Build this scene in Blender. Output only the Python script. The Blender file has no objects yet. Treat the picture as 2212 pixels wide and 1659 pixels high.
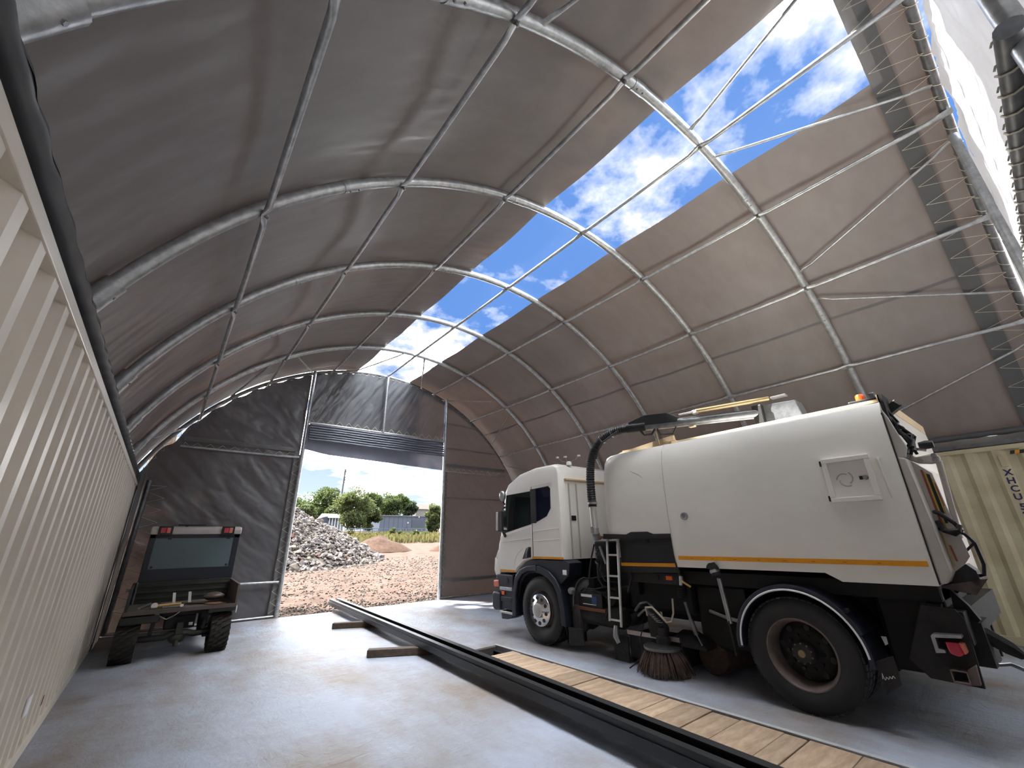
import bpy, bmesh, math, random
from mathutils import Vector, Matrix, noise
random.seed(7)
scene = bpy.context.scene
COL = scene.collection
PI = math.pi

# ---------------------------------------------------------------- camera
cam_d = bpy.data.cameras.new('camera'); cam = bpy.data.objects.new('camera', cam_d); COL.objects.link(cam)
cam_d.sensor_fit = 'HORIZONTAL'; cam_d.sensor_width = 36.0
cam_d.lens = 36.0 * 896.633 / 2212.0
cam_d.clip_start = 0.02; cam_d.clip_end = 2000
CR = ((0.7832837, -0.6214550, -0.0161351), (0.2052674, 0.2830443, -0.9368838), (0.5867980, 0.7305338, 0.3492684))
CP = (-4.38375, -1.53576, 1.55585)
cam.matrix_world = Matrix(((CR[0][0], -CR[1][0], -CR[2][0], CP[0]), (CR[0][1], -CR[1][1], -CR[2][1], CP[1]),
                           (CR[0][2], -CR[1][2], -CR[2][2], CP[2]), (0, 0, 0, 1)))
scene.camera = cam
vs = scene.view_settings
vs.view_transform = 'Standard'; vs.look = 'None'; vs.gamma = 1.0; vs.use_curve_mapping = False
vs.exposure = 1.6

# ---------------------------------------------------------------- sky
world = bpy.data.worlds.new('sky'); scene.world = world; world.use_nodes = True
wt = world.node_tree; wt.nodes.clear()
def wn(t, **k):
    n = wt.nodes.new(t)
    for a, b in k.items(): setattr(n, a, b)
    return n
tc = wn('ShaderNodeTexCoord'); sep = wn('ShaderNodeSeparateXYZ'); wt.links.new(tc.outputs['Generated'], sep.inputs[0])
zz = wn('ShaderNodeMath', operation='MAXIMUM'); wt.links.new(sep.outputs['Z'], zz.inputs[0]); zz.inputs[1].default_value = 0.0
za = wn('ShaderNodeMath', operation='ADD'); wt.links.new(zz.outputs[0], za.inputs[0]); za.inputs[1].default_value = 0.16
dx = wn('ShaderNodeMath', operation='DIVIDE'); wt.links.new(sep.outputs['X'], dx.inputs[0]); wt.links.new(za.outputs[0], dx.inputs[1])
dy = wn('ShaderNodeMath', operation='DIVIDE'); wt.links.new(sep.outputs['Y'], dy.inputs[0]); wt.links.new(za.outputs[0], dy.inputs[1])
cmb = wn('ShaderNodeCombineXYZ'); wt.links.new(dx.outputs[0], cmb.inputs[0]); wt.links.new(dy.outputs[0], cmb.inputs[1]); cmb.inputs[2].default_value = 7.7
n1 = wn('ShaderNodeTexNoise'); n1.inputs['Scale'].default_value = 1.15; n1.inputs['Detail'].default_value = 3.0; n1.inputs['Roughness'].default_value = 0.5
n2 = wn('ShaderNodeTexNoise'); n2.inputs['Scale'].default_value = 6.5; n2.inputs['Detail'].default_value = 7.0; n2.inputs['Roughness'].default_value = 0.6
of = wn('ShaderNodeVectorMath', operation='ADD'); wt.links.new(cmb.outputs[0], of.inputs[0]); of.inputs[1].default_value = (0.2, 0.5, 0)
wt.links.new(of.outputs[0], n1.inputs['Vector']); wt.links.new(of.outputs[0], n2.inputs['Vector'])
mx = wn('ShaderNodeMath', operation='MULTIPLY_ADD'); wt.links.new(n1.outputs['Fac'], mx.inputs[0]); mx.inputs[1].default_value = 1.25
s2 = wn('ShaderNodeMath', operation='MULTIPLY'); wt.links.new(n2.outputs['Fac'], s2.inputs[0]); s2.inputs[1].default_value = 0.62
wt.links.new(s2.outputs[0], mx.inputs[2])
cr = wn('ShaderNodeValToRGB'); cr.color_ramp.elements[0].position = 0.90; cr.color_ramp.elements[1].position = 1.0
cm = wn('ShaderNodeMapRange'); cm.inputs['From Min'].default_value = 0.89; cm.inputs['From Max'].default_value = 1.05
cm2 = wn('ShaderNodeMapRange'); cm2.inputs['From Min'].default_value = 0.99; cm2.inputs['From Max'].default_value = 1.17; cm2.inputs['To Max'].default_value = 14.0
wt.links.new(mx.outputs[0], cm2.inputs['Value'])
wt.links.new(mx.outputs[0], cm.inputs['Value'])
hz = wn('ShaderNodeMapRange'); hz.inputs['From Min'].default_value = 0.0; hz.inputs['From Max'].default_value = 0.42
hz.inputs['To Min'].default_value = 1.0; hz.inputs['To Max'].default_value = 0.0
wt.links.new(zz.outputs[0], hz.inputs['Value'])
wt.nodes.remove(cr)
blue = wn('ShaderNodeMix', data_type='RGBA'); blue.inputs[6].default_value = (0.053, 0.122, 0.300, 1); blue.inputs[7].default_value = (0.31, 0.365, 0.42, 1)
wt.links.new(hz.outputs[0], blue.inputs[0])
sky = wn('ShaderNodeMix', data_type='RGBA'); sky.inputs[7].default_value = (0.5, 0.5, 0.51, 1)
wt.links.new(cm.outputs[0], sky.inputs[0]); wt.links.new(blue.outputs[2], sky.inputs[6])
bg = wn('ShaderNodeBackground'); bg.inputs['Strength'].default_value = 1.0
ad = wn('ShaderNodeVectorMath', operation='ADD'); wt.links.new(sky.outputs[2], ad.inputs[0]); wt.links.new(cm2.outputs[0], ad.inputs[1])
wt.links.new(ad.outputs[0], bg.inputs['Color'])
wo = wn('ShaderNodeOutputWorld'); wt.links.new(bg.outputs[0], wo.inputs['Surface'])

# ---------------------------------------------------------------- sun
SUN = Vector((-0.55, 1.0, 1.25)).normalized()
sd = bpy.data.lights.new('sun', 'SUN'); sd.energy = 15.0; sd.angle = math.radians(1.2); sd.color = (1.0, 0.95, 0.88)
so = bpy.data.objects.new('sun', sd); COL.objects.link(so)
so.rotation_euler = SUN.to_track_quat('Z', 'Y').to_euler(); so.location = (-20, 30, 40)

# ---------------------------------------------------------------- materials
def lin(r, g, b):
    f = lambda c: (c / 255 / 12.92) if c / 255 <= 0.04045 else ((c / 255 + 0.055) / 1.055) ** 2.4
    return (f(r), f(g), f(b), 1)
MATS = {}
def mat(name, col, rough=0.5, metal=0.0, var=0.0, vscale=3.0, bump=0.0, bscale=30.0, col2=None, spec=0.5, coat=0.0, stretch=(1, 1, 1), detail=5.0, rvar=0.0, lo=0.35, hi=0.65):
    m = bpy.data.materials.new(name); m.use_nodes = True
    t = m.node_tree; p = t.nodes['Principled BSDF']
    p.inputs['Base Color'].default_value = col; p.inputs['Roughness'].default_value = rough
    p.inputs['Metallic'].default_value = metal; p.inputs['Specular IOR Level'].default_value = spec
    p.inputs['Coat Weight'].default_value = coat
    co = t.nodes.new('ShaderNodeTexCoord'); mp = t.nodes.new('ShaderNodeMapping'); mp.inputs['Scale'].default_value = stretch
    t.links.new(co.outputs['Object'], mp.inputs['Vector'])
    if var > 0 or col2:
        n = t.nodes.new('ShaderNodeTexNoise'); n.inputs['Scale'].default_value = vscale; n.inputs['Detail'].default_value = detail; n.inputs['Roughness'].default_value = 0.62
        t.links.new(mp.outputs[0], n.inputs['Vector'])
        r = t.nodes.new('ShaderNodeValToRGB'); r.color_ramp.elements[0].position = lo; r.color_ramp.elements[1].position = hi
        c2 = col2 if col2 else tuple(c * (1 - var) for c in col[:3]) + (1,)
        r.color_ramp.elements[0].color = c2; r.color_ramp.elements[1].color = col
        t.links.new(n.outputs['Fac'], r.inputs['Fac']); t.links.new(r.outputs['Color'], p.inputs['Base Color'])
        if rvar:
            q = t.nodes.new('ShaderNodeMapRange'); q.inputs['To Min'].default_value = rough - rvar; q.inputs['To Max'].default_value = rough + rvar
            t.links.new(n.outputs['Fac'], q.inputs['Value']); t.links.new(q.outputs[0], p.inputs['Roughness'])
    if bump > 0:
        n = t.nodes.new('ShaderNodeTexNoise'); n.inputs['Scale'].default_value = bscale; n.inputs['Detail'].default_value = 4
        t.links.new(mp.outputs[0], n.inputs['Vector'])
        b = t.nodes.new('ShaderNodeBump'); b.inputs['Strength'].default_value = bump; b.inputs['Distance'].default_value = 0.02
        t.links.new(n.outputs['Fac'], b.inputs['Height']); t.links.new(b.outputs[0], p.inputs['Normal'])
    MATS[name] = m
    return m
def fabric(name, col, tcol, fac, rough, bump=0.25, stretch=(1, 1, 1)):
    m = mat(name, col, rough, var=0.12, vscale=2.2, bump=bump, bscale=7.0, stretch=stretch)
    t = m.node_tree; p = t.nodes['Principled BSDF']; out = t.nodes['Material Output']
    tr = t.nodes.new('ShaderNodeBsdfTranslucent'); tr.inputs['Color'].default_value = tcol
    mxs = t.nodes.new('ShaderNodeMixShader'); mxs.inputs[0].default_value = fac
    t.links.new(p.outputs[0], mxs.inputs[1]); t.links.new(tr.outputs[0], mxs.inputs[2]); t.links.new(mxs.outputs[0], out.inputs['Surface'])
    return m
fabric('pvc_roof', (0.275, 0.275, 0.28, 1), (0.0125, 0.0066, 0.0040, 1), 0.30, 0.36, 0.12, (1.0, 2.0, 1.0))
fabric('pvc_seam', (0.22, 0.218, 0.216, 1), (0.014, 0.010, 0.008, 1), 0.30, 0.38, 0.1)
fabric('pvc_gable', (0.13, 0.136, 0.150, 1), (0.0165, 0.0110, 0.0088, 1), 0.28, 0.30, 0.4)
fabric('pvc_door_skylit', (0.22, 0.24, 0.30, 1), (0.04, 0.04, 0.05, 1), 0.28, 0.4, 0.4)  # sky's glow on the gathered door painted in as a paler, bluer cloth
fabric('pvc_pale', (0.42, 0.42, 0.43, 1), (0.27, 0.265, 0.26, 1), 0.45, 0.38, 0.4)
fabric('pvc_double', (0.15, 0.155, 0.16, 1), (0.02, 0.018, 0.017, 1), 0.3, 0.45, 0.2)
def glassy(name, tint, fac, rough=0.05, tcol=None):
    m = bpy.data.materials.new(name); m.use_nodes = True; t = m.node_tree; t.nodes.clear()
    out = t.nodes.new('ShaderNodeOutputMaterial'); tr = t.nodes.new('ShaderNodeBsdfTransparent'); tr.inputs[0].default_value = tint
    p = t.nodes.new('ShaderNodeBsdfPrincipled'); p.inputs['Roughness'].default_value = rough; p.inputs['Base Color'].default_value = tcol or (0.02, 0.025, 0.03, 1)
    mxs = t.nodes.new('ShaderNodeMixShader'); mxs.inputs[0].default_value = fac
    t.links.new(tr.outputs[0], mxs.inputs[1]); t.links.new(p.outputs[0], mxs.inputs[2]); t.links.new(mxs.outputs[0], out.inputs['Surface'])
    MATS[name] = m
glassy('clear_pvc', (0.93, 0.95, 0.97, 1), 0.05, 0.15, (0.6, 0.62, 0.65, 1))
glassy('cab_glass', (0.62, 0.68, 0.68, 1), 0.12, 0.03)
glassy('dark_glass', (0.05, 0.06, 0.09, 1), 0.85, 0.06, (0.012, 0.016, 0.035, 1))
glassy('utv_glass', (0.5, 0.58, 0.58, 1), 0.55, 0.3, (0.20, 0.27, 0.285, 1))
mat('galvanised', (0.52, 0.54, 0.55, 1), 0.36, 0.6, var=0.35, vscale=14, bump=0.08, bscale=40)
mat('galvanised_dark', (0.20, 0.21, 0.22, 1), 0.4, 0.7, var=0.35, vscale=10)
mat('concrete', lin(158, 166, 180), 0.58, col2=lin(128, 118, 110), vscale=0.8, spec=0.25, stretch=(1.0, 0.6, 1), detail=9, rvar=0.14, lo=0.36, hi=0.60)  # paler tone has the blue cast of the sky light painted in
def trowel(m):     # shallow swirled trowel marks, drawn out in curved strokes
    t = m.node_tree; p = t.nodes['Principled BSDF']; co = t.nodes.new('ShaderNodeTexCoord')
    h = []
    for sc, dist, st in ((1.6, 2.6, (1.0, 3.2, 1)), (4.5, 1.8, (2.2, 1.0, 1)), (24.0, 0.4, (1, 1, 1))):
        mp = t.nodes.new('ShaderNodeMapping'); mp.inputs['Scale'].default_value = st; mp.inputs['Rotation'].default_value = (0, 0, 0.5); t.links.new(co.outputs['Object'], mp.inputs['Vector'])
        n = t.nodes.new('ShaderNodeTexNoise'); n.inputs['Scale'].default_value = sc; n.inputs['Detail'].default_value = 6; n.inputs['Distortion'].default_value = dist; n.inputs['Roughness'].default_value = 0.65
        t.links.new(mp.outputs[0], n.inputs['Vector']); h.append(n)
    a = t.nodes.new('ShaderNodeMath'); a.operation = 'MULTIPLY_ADD'; t.links.new(h[1].outputs['Fac'], a.inputs[0]); a.inputs[1].default_value = 0.6; t.links.new(h[0].outputs['Fac'], a.inputs[2])
    c = t.nodes.new('ShaderNodeMath'); c.operation = 'MULTIPLY_ADD'; t.links.new(h[2].outputs['Fac'], c.inputs[0]); c.inputs[1].default_value = 0.12; t.links.new(a.outputs[0], c.inputs[2])
    b = t.nodes.new('ShaderNodeBump'); b.inputs['Strength'].default_value = 0.55; b.inputs['Distance'].default_value = 0.03
    t.links.new(c.outputs[0], b.inputs['Height']); t.links.new(b.outputs[0], p.inputs['Normal'])
trowel(MATS['concrete'])
mat('concrete_pale', lin(178, 180, 180), 0.6, var=0.2, vscale=6, bump=0.2)
mat('pit_concrete', lin(70, 66, 62), 0.8, var=0.3, bump=0.4)
mat('plank_wood', lin(200, 176, 150), 0.75, col2=lin(150, 122, 98), vscale=3.2, stretch=(0.9, 4.2, 4), bump=0.2, bscale=9, lo=0.30, hi=0.70)
def per_piece(m, amount):      # every board its own tone
    t = m.node_tree; p = t.nodes['Principled BSDF']; l = p.inputs['Base Color'].links[0].from_socket
    oi = t.nodes.new('ShaderNodeObjectInfo'); mr = t.nodes.new('ShaderNodeMapRange'); mr.inputs['To Min'].default_value = 1 - amount; mr.inputs['To Max'].default_value = 1 + amount * 0.4
    t.links.new(oi.outputs['Random'], mr.inputs['Value']); hs = t.nodes.new('ShaderNodeHueSaturation'); t.links.new(mr.outputs[0], hs.inputs['Value']); t.links.new(l, hs.inputs['Color']); t.links.new(hs.outputs[0], p.inputs['Base Color'])
per_piece(MATS['plank_wood'], 0.30)
mat('timber', lin(78, 61, 47), 0.75, col2=lin(52, 40, 32), vscale=5, stretch=(1, 6, 6), bump=0.3)
mat('black_steel', (0.014, 0.016, 0.018, 1), 0.42, 0.0, var=0.3, vscale=6)
mat('steel_groove', lin(96, 84, 78), 0.5, 0.2, var=0.4, vscale=8)
mat('beige_paint', lin(218, 207, 190), 0.32, var=0.10, vscale=1.6, bump=0.04, bscale=60)
mat('cream_paint', lin(206, 197, 166), 0.45, col2=lin(184, 172, 140), vscale=2.2, bump=0.04)
mat('rust', lin(120, 74, 52), 0.8, var=0.3)
mat('soil', lin(73, 58, 51), 0.95, col2=lin(53, 41, 34), vscale=1.4, bump=0.9, bscale=9, detail=9, spec=0.1)
mat('yard_stone', lin(87, 77, 72), 0.9, var=0.35, vscale=4, spec=0.2)
mat('stone_dark', lin(51, 46, 42), 0.9, var=0.4, vscale=4, spec=0.2)
mat('rubble_a', lin(103, 97, 95), 0.9, var=0.35, vscale=3, spec=0.2)
mat('rubble_b', lin(89, 82, 76), 0.9, var=0.35, vscale=3, spec=0.2)
mat('rubble_c', lin(72, 69, 69), 0.9, var=0.35, vscale=3, spec=0.2)
mat('brick_red', lin(68, 43, 38), 0.9, var=0.3, vscale=3, spec=0.2)
mat('gravel_mound', lin(63, 47, 38), 0.95, col2=lin(45, 33, 24), vscale=5, bump=0.9, bscale=14, spec=0.1)
mat('white_paint', lin(240, 236, 228), 0.30, var=0.06, vscale=1.2, coat=0.25)
mat('hopper_paint', lin(240, 236, 226), 0.34, var=0.08, vscale=0.9, coat=0.15, stretch=(1, 1, 2))
mat('grey_white', lin(196, 190, 182), 0.45, var=0.15, vscale=5)
mat('cream_edge', lin(220, 196, 160), 0.5, var=0.1)
mat('orange_tape', lin(226, 150, 16), 0.4, var=0.08, vscale=20)
mat('navy_plastic', lin(30, 35, 49), 0.42, var=0.2, vscale=5)
mat('black_plastic', (0.010, 0.0105, 0.012, 1), 0.5, var=0.2, vscale=8)
mat('dirty_black', (0.019, 0.018, 0.017, 1), 0.75, var=0.45, vscale=9, bump=0.3)
mat('chassis', (0.006, 0.006, 0.006, 1), 0.7, var=0.4, vscale=7)
mat('rubber', (0.013, 0.013, 0.0135, 1), 0.62, var=0.25, vscale=7, bump=0.15)
mat('rim_brown', lin(126, 112, 105), 0.55, 0.25, var=0.35, vscale=9)
mat('chrome', (0.75, 0.76, 0.78, 1), 0.16, 1.0)
mat('steel', (0.42, 0.42, 0.42, 1), 0.35, 0.8, var=0.25, vscale=12)
mat('aluminium', (0.62, 0.61, 0.58, 1), 0.38, 0.75, var=0.15)
mat('gold_rod', lin(150, 132, 96), 0.4, 0.5, var=0.2)
mat('red_lens', lin(178, 22, 52), 0.2, coat=0.5)
mat('orange_lens', lin(235, 92, 30), 0.25, coat=0.4)
mat('pink_lens', lin(214, 120, 100), 0.3)
mat('white_lens', lin(220, 220, 215), 0.2)
mat('sticker_white', lin(232, 234, 236), 0.45)
mat('sticker_blue', lin(40, 64, 120), 0.4)
mat('sticker_red', lin(158, 66, 58), 0.5, var=0.3)
mat('sticker_yellow', lin(196, 168, 70), 0.5, var=0.3)
mat('sticker_black', (0.008, 0.008, 0.008, 1), 0.5)
mat('ink_navy', lin(44, 40, 84), 0.6)
mat('bristle', lin(78, 61, 51), 0.8, var=0.4, vscale=20)
mat('utv_green', lin(46, 48, 42), 0.6, var=0.35, vscale=5)
mat('utv_navy', lin(20, 25, 40), 0.4)
mat('mud_rubber', lin(46, 44, 40), 0.85, var=0.35, vscale=8, bump=0.3)
mat('bed_wood', lin(90, 81, 73), 0.7, var=0.3, stretch=(1, 5, 1))
mat('tool_wood', lin(186, 148, 84), 0.6, var=0.2)
mat('rope', lin(196, 188, 168), 0.8)
mat('blue_clad', lin(40, 50, 65), 0.6, var=0.05)
mat('blue_door', lin(29, 37, 51), 0.6)
mat('pale_roof', lin(80, 83, 86), 0.6)
mat('house_wall', lin(78, 75, 73), 0.8)
mat('house_roof', lin(62, 50, 46), 0.8, var=0.1)
mat('fence_paint', lin(57, 68, 74), 0.6)
mat('glasshouse', lin(63, 73, 81), 0.3)
mat('bark', lin(90, 76, 60), 0.9, var=0.3)
def leaf(name, c, tcol):
    m = mat(name, c, 0.6, var=0.4, vscale=0.6, spec=0.2); t = m.node_tree; p = t.nodes['Principled BSDF']; out = t.nodes['Material Output']
    tr = t.nodes.new('ShaderNodeBsdfTranslucent'); tr.inputs['Color'].default_value = tcol
    mxs = t.nodes.new('ShaderNodeMixShader'); mxs.inputs[0].default_value = 0.4
    t.links.new(p.outputs[0], mxs.inputs[1]); t.links.new(tr.outputs[0], mxs.inputs[2]); t.links.new(mxs.outputs[0], out.inputs['Surface'])
leaf('leaf_mid', lin(50, 62, 35), lin(68, 81, 38))
leaf('leaf_light', lin(62, 71, 45), lin(80, 89, 45))
leaf('leaf_dark', lin(42, 54, 40), lin(56, 69, 41))
leaf('weed', lin(73, 71, 48), lin(83, 80, 45))

# ---------------------------------------------------------------- mesh helpers
class MB:
    def __init__(s): s.v = []; s.f = []
    def add(s, vs, fs):
        o = len(s.v); s.v += [tuple(p) for p in vs]; s.f += [tuple(i + o for i in f) for f in fs]; return s
    def box(s, x0, x1, y0, y1, z0, z1):
        return s.add([(x0, y0, z0), (x1, y0, z0), (x1, y1, z0), (x0, y1, z0), (x0, y0, z1), (x1, y0, z1), (x1, y1, z1), (x0, y1, z1)],
                     [(0, 3, 2, 1), (4, 5, 6, 7), (0, 1, 5, 4), (1, 2, 6, 5), (2, 3, 7, 6), (3, 0, 4, 7)])
    def obox(s, c, ax, ay, az):      # oriented box: centre and three half-axis vectors
        c, ax, ay, az = Vector(c), Vector(ax), Vector(ay), Vector(az)
        p = [c + ax * i + ay * j + az * k for k in (-1, 1) for i, j in ((-1, -1), (1, -1), (1, 1), (-1, 1))]
        return s.add(p, [(0, 3, 2, 1), (4, 5, 6, 7), (0, 1, 5, 4), (1, 2, 6, 5), (2, 3, 7, 6), (3, 0, 4, 7)])
    def bar(s, a, b, w, h):          # rectangular bar from a to b
        a, b = Vector(a), Vector(b); d = (b - a); l = d.length; d.normalize()
        u = Vector((0, 0, 1)) if abs(d.z) < 0.95 else Vector((1, 0, 0))
        sx = d.cross(u).normalized(); up = sx.cross(d)
        return s.obox((a + b) / 2, d * l / 2, sx * w / 2, up * h / 2)
    def tube(s, pts, r, n=8, cap=True, closed=False):
        pts = [Vector(p) for p in pts]; m = len(pts)
        rr = r if isinstance(r, (list, tuple)) else [r] * m
        o = len(s.v); prev = None
        for i in range(m):
            if closed: t = pts[(i + 1) % m] - pts[i - 1]
            else: t = pts[min(i + 1, m - 1)] - pts[max(i - 1, 0)]
            t.normalize()
            if prev is None:
                u = Vector((0, 0, 1)) if abs(t.z) < 0.9 else Vector((1, 0, 0))
                a = t.cross(u).normalized()
            else:
                a = (prev - t * prev.dot(t)).normalized()
            prev = a; b = t.cross(a)
            for k in range(n):
                an = 2 * PI * k / n
                s.v.append(tuple(pts[i] + (a * math.cos(an) + b * math.sin(an)) * rr[i]))
        for i in range(m if closed else m - 1):
            j = (i + 1) % m
            for k in range(n):
                l = (k + 1) % n
                s.f.append((o + i * n + k, o + i * n + l, o + j * n + l, o + j * n + k))
        if cap and not closed:
            s.f.append(tuple(o + k for k in range(n))[::-1]); s.f.append(tuple(o + (m - 1) * n + k for k in range(n)))
        return s
    def prism(s, poly, a, b, axis='x'):   # poly in the two other axes, extruded from a to b
        def P(u, v, w): return {'x': (w, u, v), 'y': (u, w, v), 'z': (u, v, w)}[axis]
        n = len(poly); vs = [P(u, v, a) for u, v in poly] + [P(u, v, b) for u, v in poly]
        fs = [tuple(range(n))[::-1], tuple(range(n, 2 * n))] + [(i, (i + 1) % n, n + (i + 1) % n, n + i) for i in range(n)]
        return s.add(vs, fs)
    def loft(s, secs, cap=True):          # sections: lists of points, same count, closed loops
        n = len(secs[0]); o = len(s.v)
        for q in secs: s.v += [tuple(p) for p in q]
        for i in range(len(secs) - 1):
            for k in range(n):
                l = (k + 1) % n
                s.f.append((o + i * n + k, o + i * n + l, o + (i + 1) * n + l, o + (i + 1) * n + k))
        if cap:
            s.f.append(tuple(o + k for k in range(n))[::-1]); s.f.append(tuple(o + (len(secs) - 1) * n + k for k in range(n)))
        return s
    def lathe(s, prof, c, axis='x', n=40, cap=False):  # prof: (radius, offset along axis)
        c = Vector(c); o = len(s.v)
        for r, h in prof:
            for k in range(n):
                a = 2 * PI * k / n; u, v = r * math.cos(a), r * math.sin(a)
                s.v.append(tuple(c + Vector({'x': (h, u, v), 'y': (u, h, v), 'z': (u, v, h)}[axis])))
        for i in range(len(prof) - 1):
            for k in range(n):
                l = (k + 1) % n
                s.f.append((o + i * n + k, o + i * n + l, o + (i + 1) * n + l, o + (i + 1) * n + k))
        if cap:
            s.f.append(tuple(o + k for k in range(n))[::-1]); s.f.append(tuple(o + (len(prof) - 1) * n + k for k in range(n)))
        return s
    def grid(s, fn, nu, nv):
        o = len(s.v)
        for i in range(nu + 1):
            for j in range(nv + 1): s.v.append(tuple(fn(i / nu, j / nv)))
        for i in range(nu):
            for j in range(nv):
                a = o + i * (nv + 1) + j; s.f.append((a, a + 1, a + nv + 2, a + nv + 1))
        return s
    def ball(s, c, r, nu=10, nv=8):
        c = Vector(c); rr = r if isinstance(r, (tuple, list)) else (r, r, r)
        prof = []
        return s.grid(lambda u, v: (c[0] + rr[0] * math.sin(PI * v) * math.cos(2 * PI * u), c[1] + rr[1] * math.sin(PI * v) * math.sin(2 * PI * u), c[2] + rr[2] * math.cos(PI * v)), nu, nv)
def mesh(name, mb, fix=True):
    me = bpy.data.meshes.new(name); me.from_pydata(mb.v, [], mb.f)
    if fix:
        bm = bmesh.new(); bm.from_mesh(me); bmesh.ops.recalc_face_normals(bm, faces=bm.faces); bm.to_mesh(me); bm.free()
    return me
WB = {}
def set_parent(o, parent):
    o.parent = parent
    if parent.name in WB: o.matrix_parent_inverse = Matrix.Translation(WB[parent.name]).inverted()
def obj(name, mb, m, parent=None, smooth=None, bevel=0.0, seg=2, thick=0.0, label=None, kind=None, fix=True):
    me = mb if isinstance(mb, bpy.types.Mesh) else mesh(name, mb, fix)
    if not me.materials: me.materials.append(MATS[m])
    if smooth is not None:
        me.polygons.foreach_set('use_smooth', [True] * len(me.polygons)); me.set_sharp_from_angle(angle=math.radians(smooth))
    o = bpy.data.objects.new(name, me); COL.objects.link(o)
    if parent: set_parent(o, parent)
    if thick:
        s = o.modifiers.new('thickness', 'SOLIDIFY'); s.thickness = thick; s.offset = 0
    if bevel:
        b = o.modifiers.new('bevel', 'BEVEL'); b.width = bevel; b.segments = seg; b.limit_method = 'ANGLE'; b.angle_limit = math.radians(30); b.harden_normals = False
    if label: o['label'] = label
    if kind: o['kind'] = kind
    return o
def tag(o, label, cat, group=None):
    o['label'] = label; o['category'] = cat
    if group: o['group'] = group
    return o
def thing(name, label, cat, loc=(0, 0, 0), group=None, rz=0, world=False):
    o = bpy.data.objects.new(name, None); COL.objects.link(o); o.location = loc; o.rotation_euler = (0, 0, rz); o.empty_display_size = 0.2
    if world: WB[o.name] = Vector(loc)     # parts of this thing are written in world coordinates
    return tag(o, label, cat, group)
def copy_of(o, parent, loc=None, rot=None):
    c = o.copy(); COL.objects.link(c); c.parent = parent
    if loc is not None: c.location = loc
    if rot is not None: c.rotation_euler = rot
    return c
def B(x0, x1, y0, y1, z0, z1): return MB().box(x0, x1, y0, y1, z0, z1)
def applied_boolean(o, cutters):
    for c in cutters:
        md = o.modifiers.new('cut', 'BOOLEAN'); md.operation = 'DIFFERENCE'; md.object = c; md.solver = 'EXACT'
    dg = bpy.context.evaluated_depsgraph_get(); dg.update()
    me = bpy.data.meshes.new_from_object(o.evaluated_get(dg))
    o.modifiers.clear(); o.data = me
    for c in cutters: bpy.data.objects.remove(c)
    return o
def nz(x, y, z=0.0): return noise.noise(Vector((x, y, z)))

# ================================================================ the setting
BAY = 2.03; ZC = 0.6985; R_RIB = 5.59; R_FAB = 5.66; R_PUR = 5.515
Y_NEAR, Y_FAR = -2.03, 10.15
TH0 = 66.4      # above this angle the frame is a circle, below it the legs run straight down
def arc(th, y, r):
    s = 1 if th >= 0 else -1; t = min(abs(th), TH0); a = math.radians(t); d = r * math.radians(max(0.0, abs(th) - TH0))
    return (s * (r * math.sin(a) + 0.10 * d), y, ZC + r * math.cos(a) - d)

# ---- floor slab with a long sunken pit
PX0, PX1, PY0, PY1 = -0.73, 0.06, -3.2, 4.52
YE = 9.86
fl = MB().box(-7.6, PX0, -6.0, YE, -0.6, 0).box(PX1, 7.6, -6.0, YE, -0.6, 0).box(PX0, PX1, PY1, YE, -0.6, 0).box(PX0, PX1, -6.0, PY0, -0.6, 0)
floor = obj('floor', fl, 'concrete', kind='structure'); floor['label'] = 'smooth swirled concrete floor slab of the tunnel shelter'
pit = MB().box(PX0 - 0.002, PX1 + 0.002, PY0, PY1, -0.62, -0.56).box(PX0, PX0 + 0.012, PY0, PY1, -0.6, -0.06).box(PX1 - 0.012, PX1, PY0, PY1, -0.6, -0.06).box(PX0, PX1, PY1 - 0.012, PY1, -0.6, -0.02)
obj('pit_lining', pit, 'pit_concrete', floor)
obj('pit_ledge', MB().box(PX0, PX0 + 0.05, PY0, PY1, -0.075, -0.062).box(PX1 - 0.05, PX1, PY0, PY1, -0.075, -0.062), 'chassis', floor)
obj('pit_kerb', MB().box(PX1 + 0.002, PX1 + 0.05, PY0, PY1 + 0.05, -0.01, 0.006), 'concrete_pale', floor)

# ---- outside ground
def gz(x, y):
    if y < 11: z = -0.10
    elif y < 35: z = -0.10 + 0.055 * (y - 11)
    else: z = 1.22 + 0.03 * (y - 35)
    return z
def gfn(u, v):
    x = -14 + 34 * u; y = 9.7 + 26 * v ** 1.5
    b = 0.035 * nz(x * 1.7, y * 1.7) + 0.02 * nz(x * 5, y * 5)
    return (x, y, gz(x, y) + b * min(1, (y - 9.6) * 2))
ground = obj('ground', MB().grid(gfn, 130, 120), 'soil', smooth=60, kind='structure'); ground['label'] = 'pinkish brown rubble yard outside the shelter door'
def gfar(u, v):
    x = -160 + 340 * u; y = 35.6 + 165 * v
    return (x, y, gz(x, y) - 0.02)
obj('far_yard', MB().grid(gfar, 20, 30), 'soil', ground)
gs = MB()
gs.add([(-160, -120, -0.25), (180, -120, -0.25), (180, 9.9, -0.25), (-160, 9.9, -0.25)], [(0, 1, 2, 3)])
gs.add([(-160, 9.9, -0.25), (-13.9, 9.9, -0.25), (-13.9, 36, gz(0, 36)), (-160, 36, gz(0, 36))], [(0, 1, 2, 3)])
gs.add([(19.9, 9.9, -0.25), (180, 9.9, -0.25), (180, 36, gz(0, 36)), (19.9, 36, gz(0, 36))], [(0, 1, 2, 3)])
obj('side_yard', gs, 'soil', ground)
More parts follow.
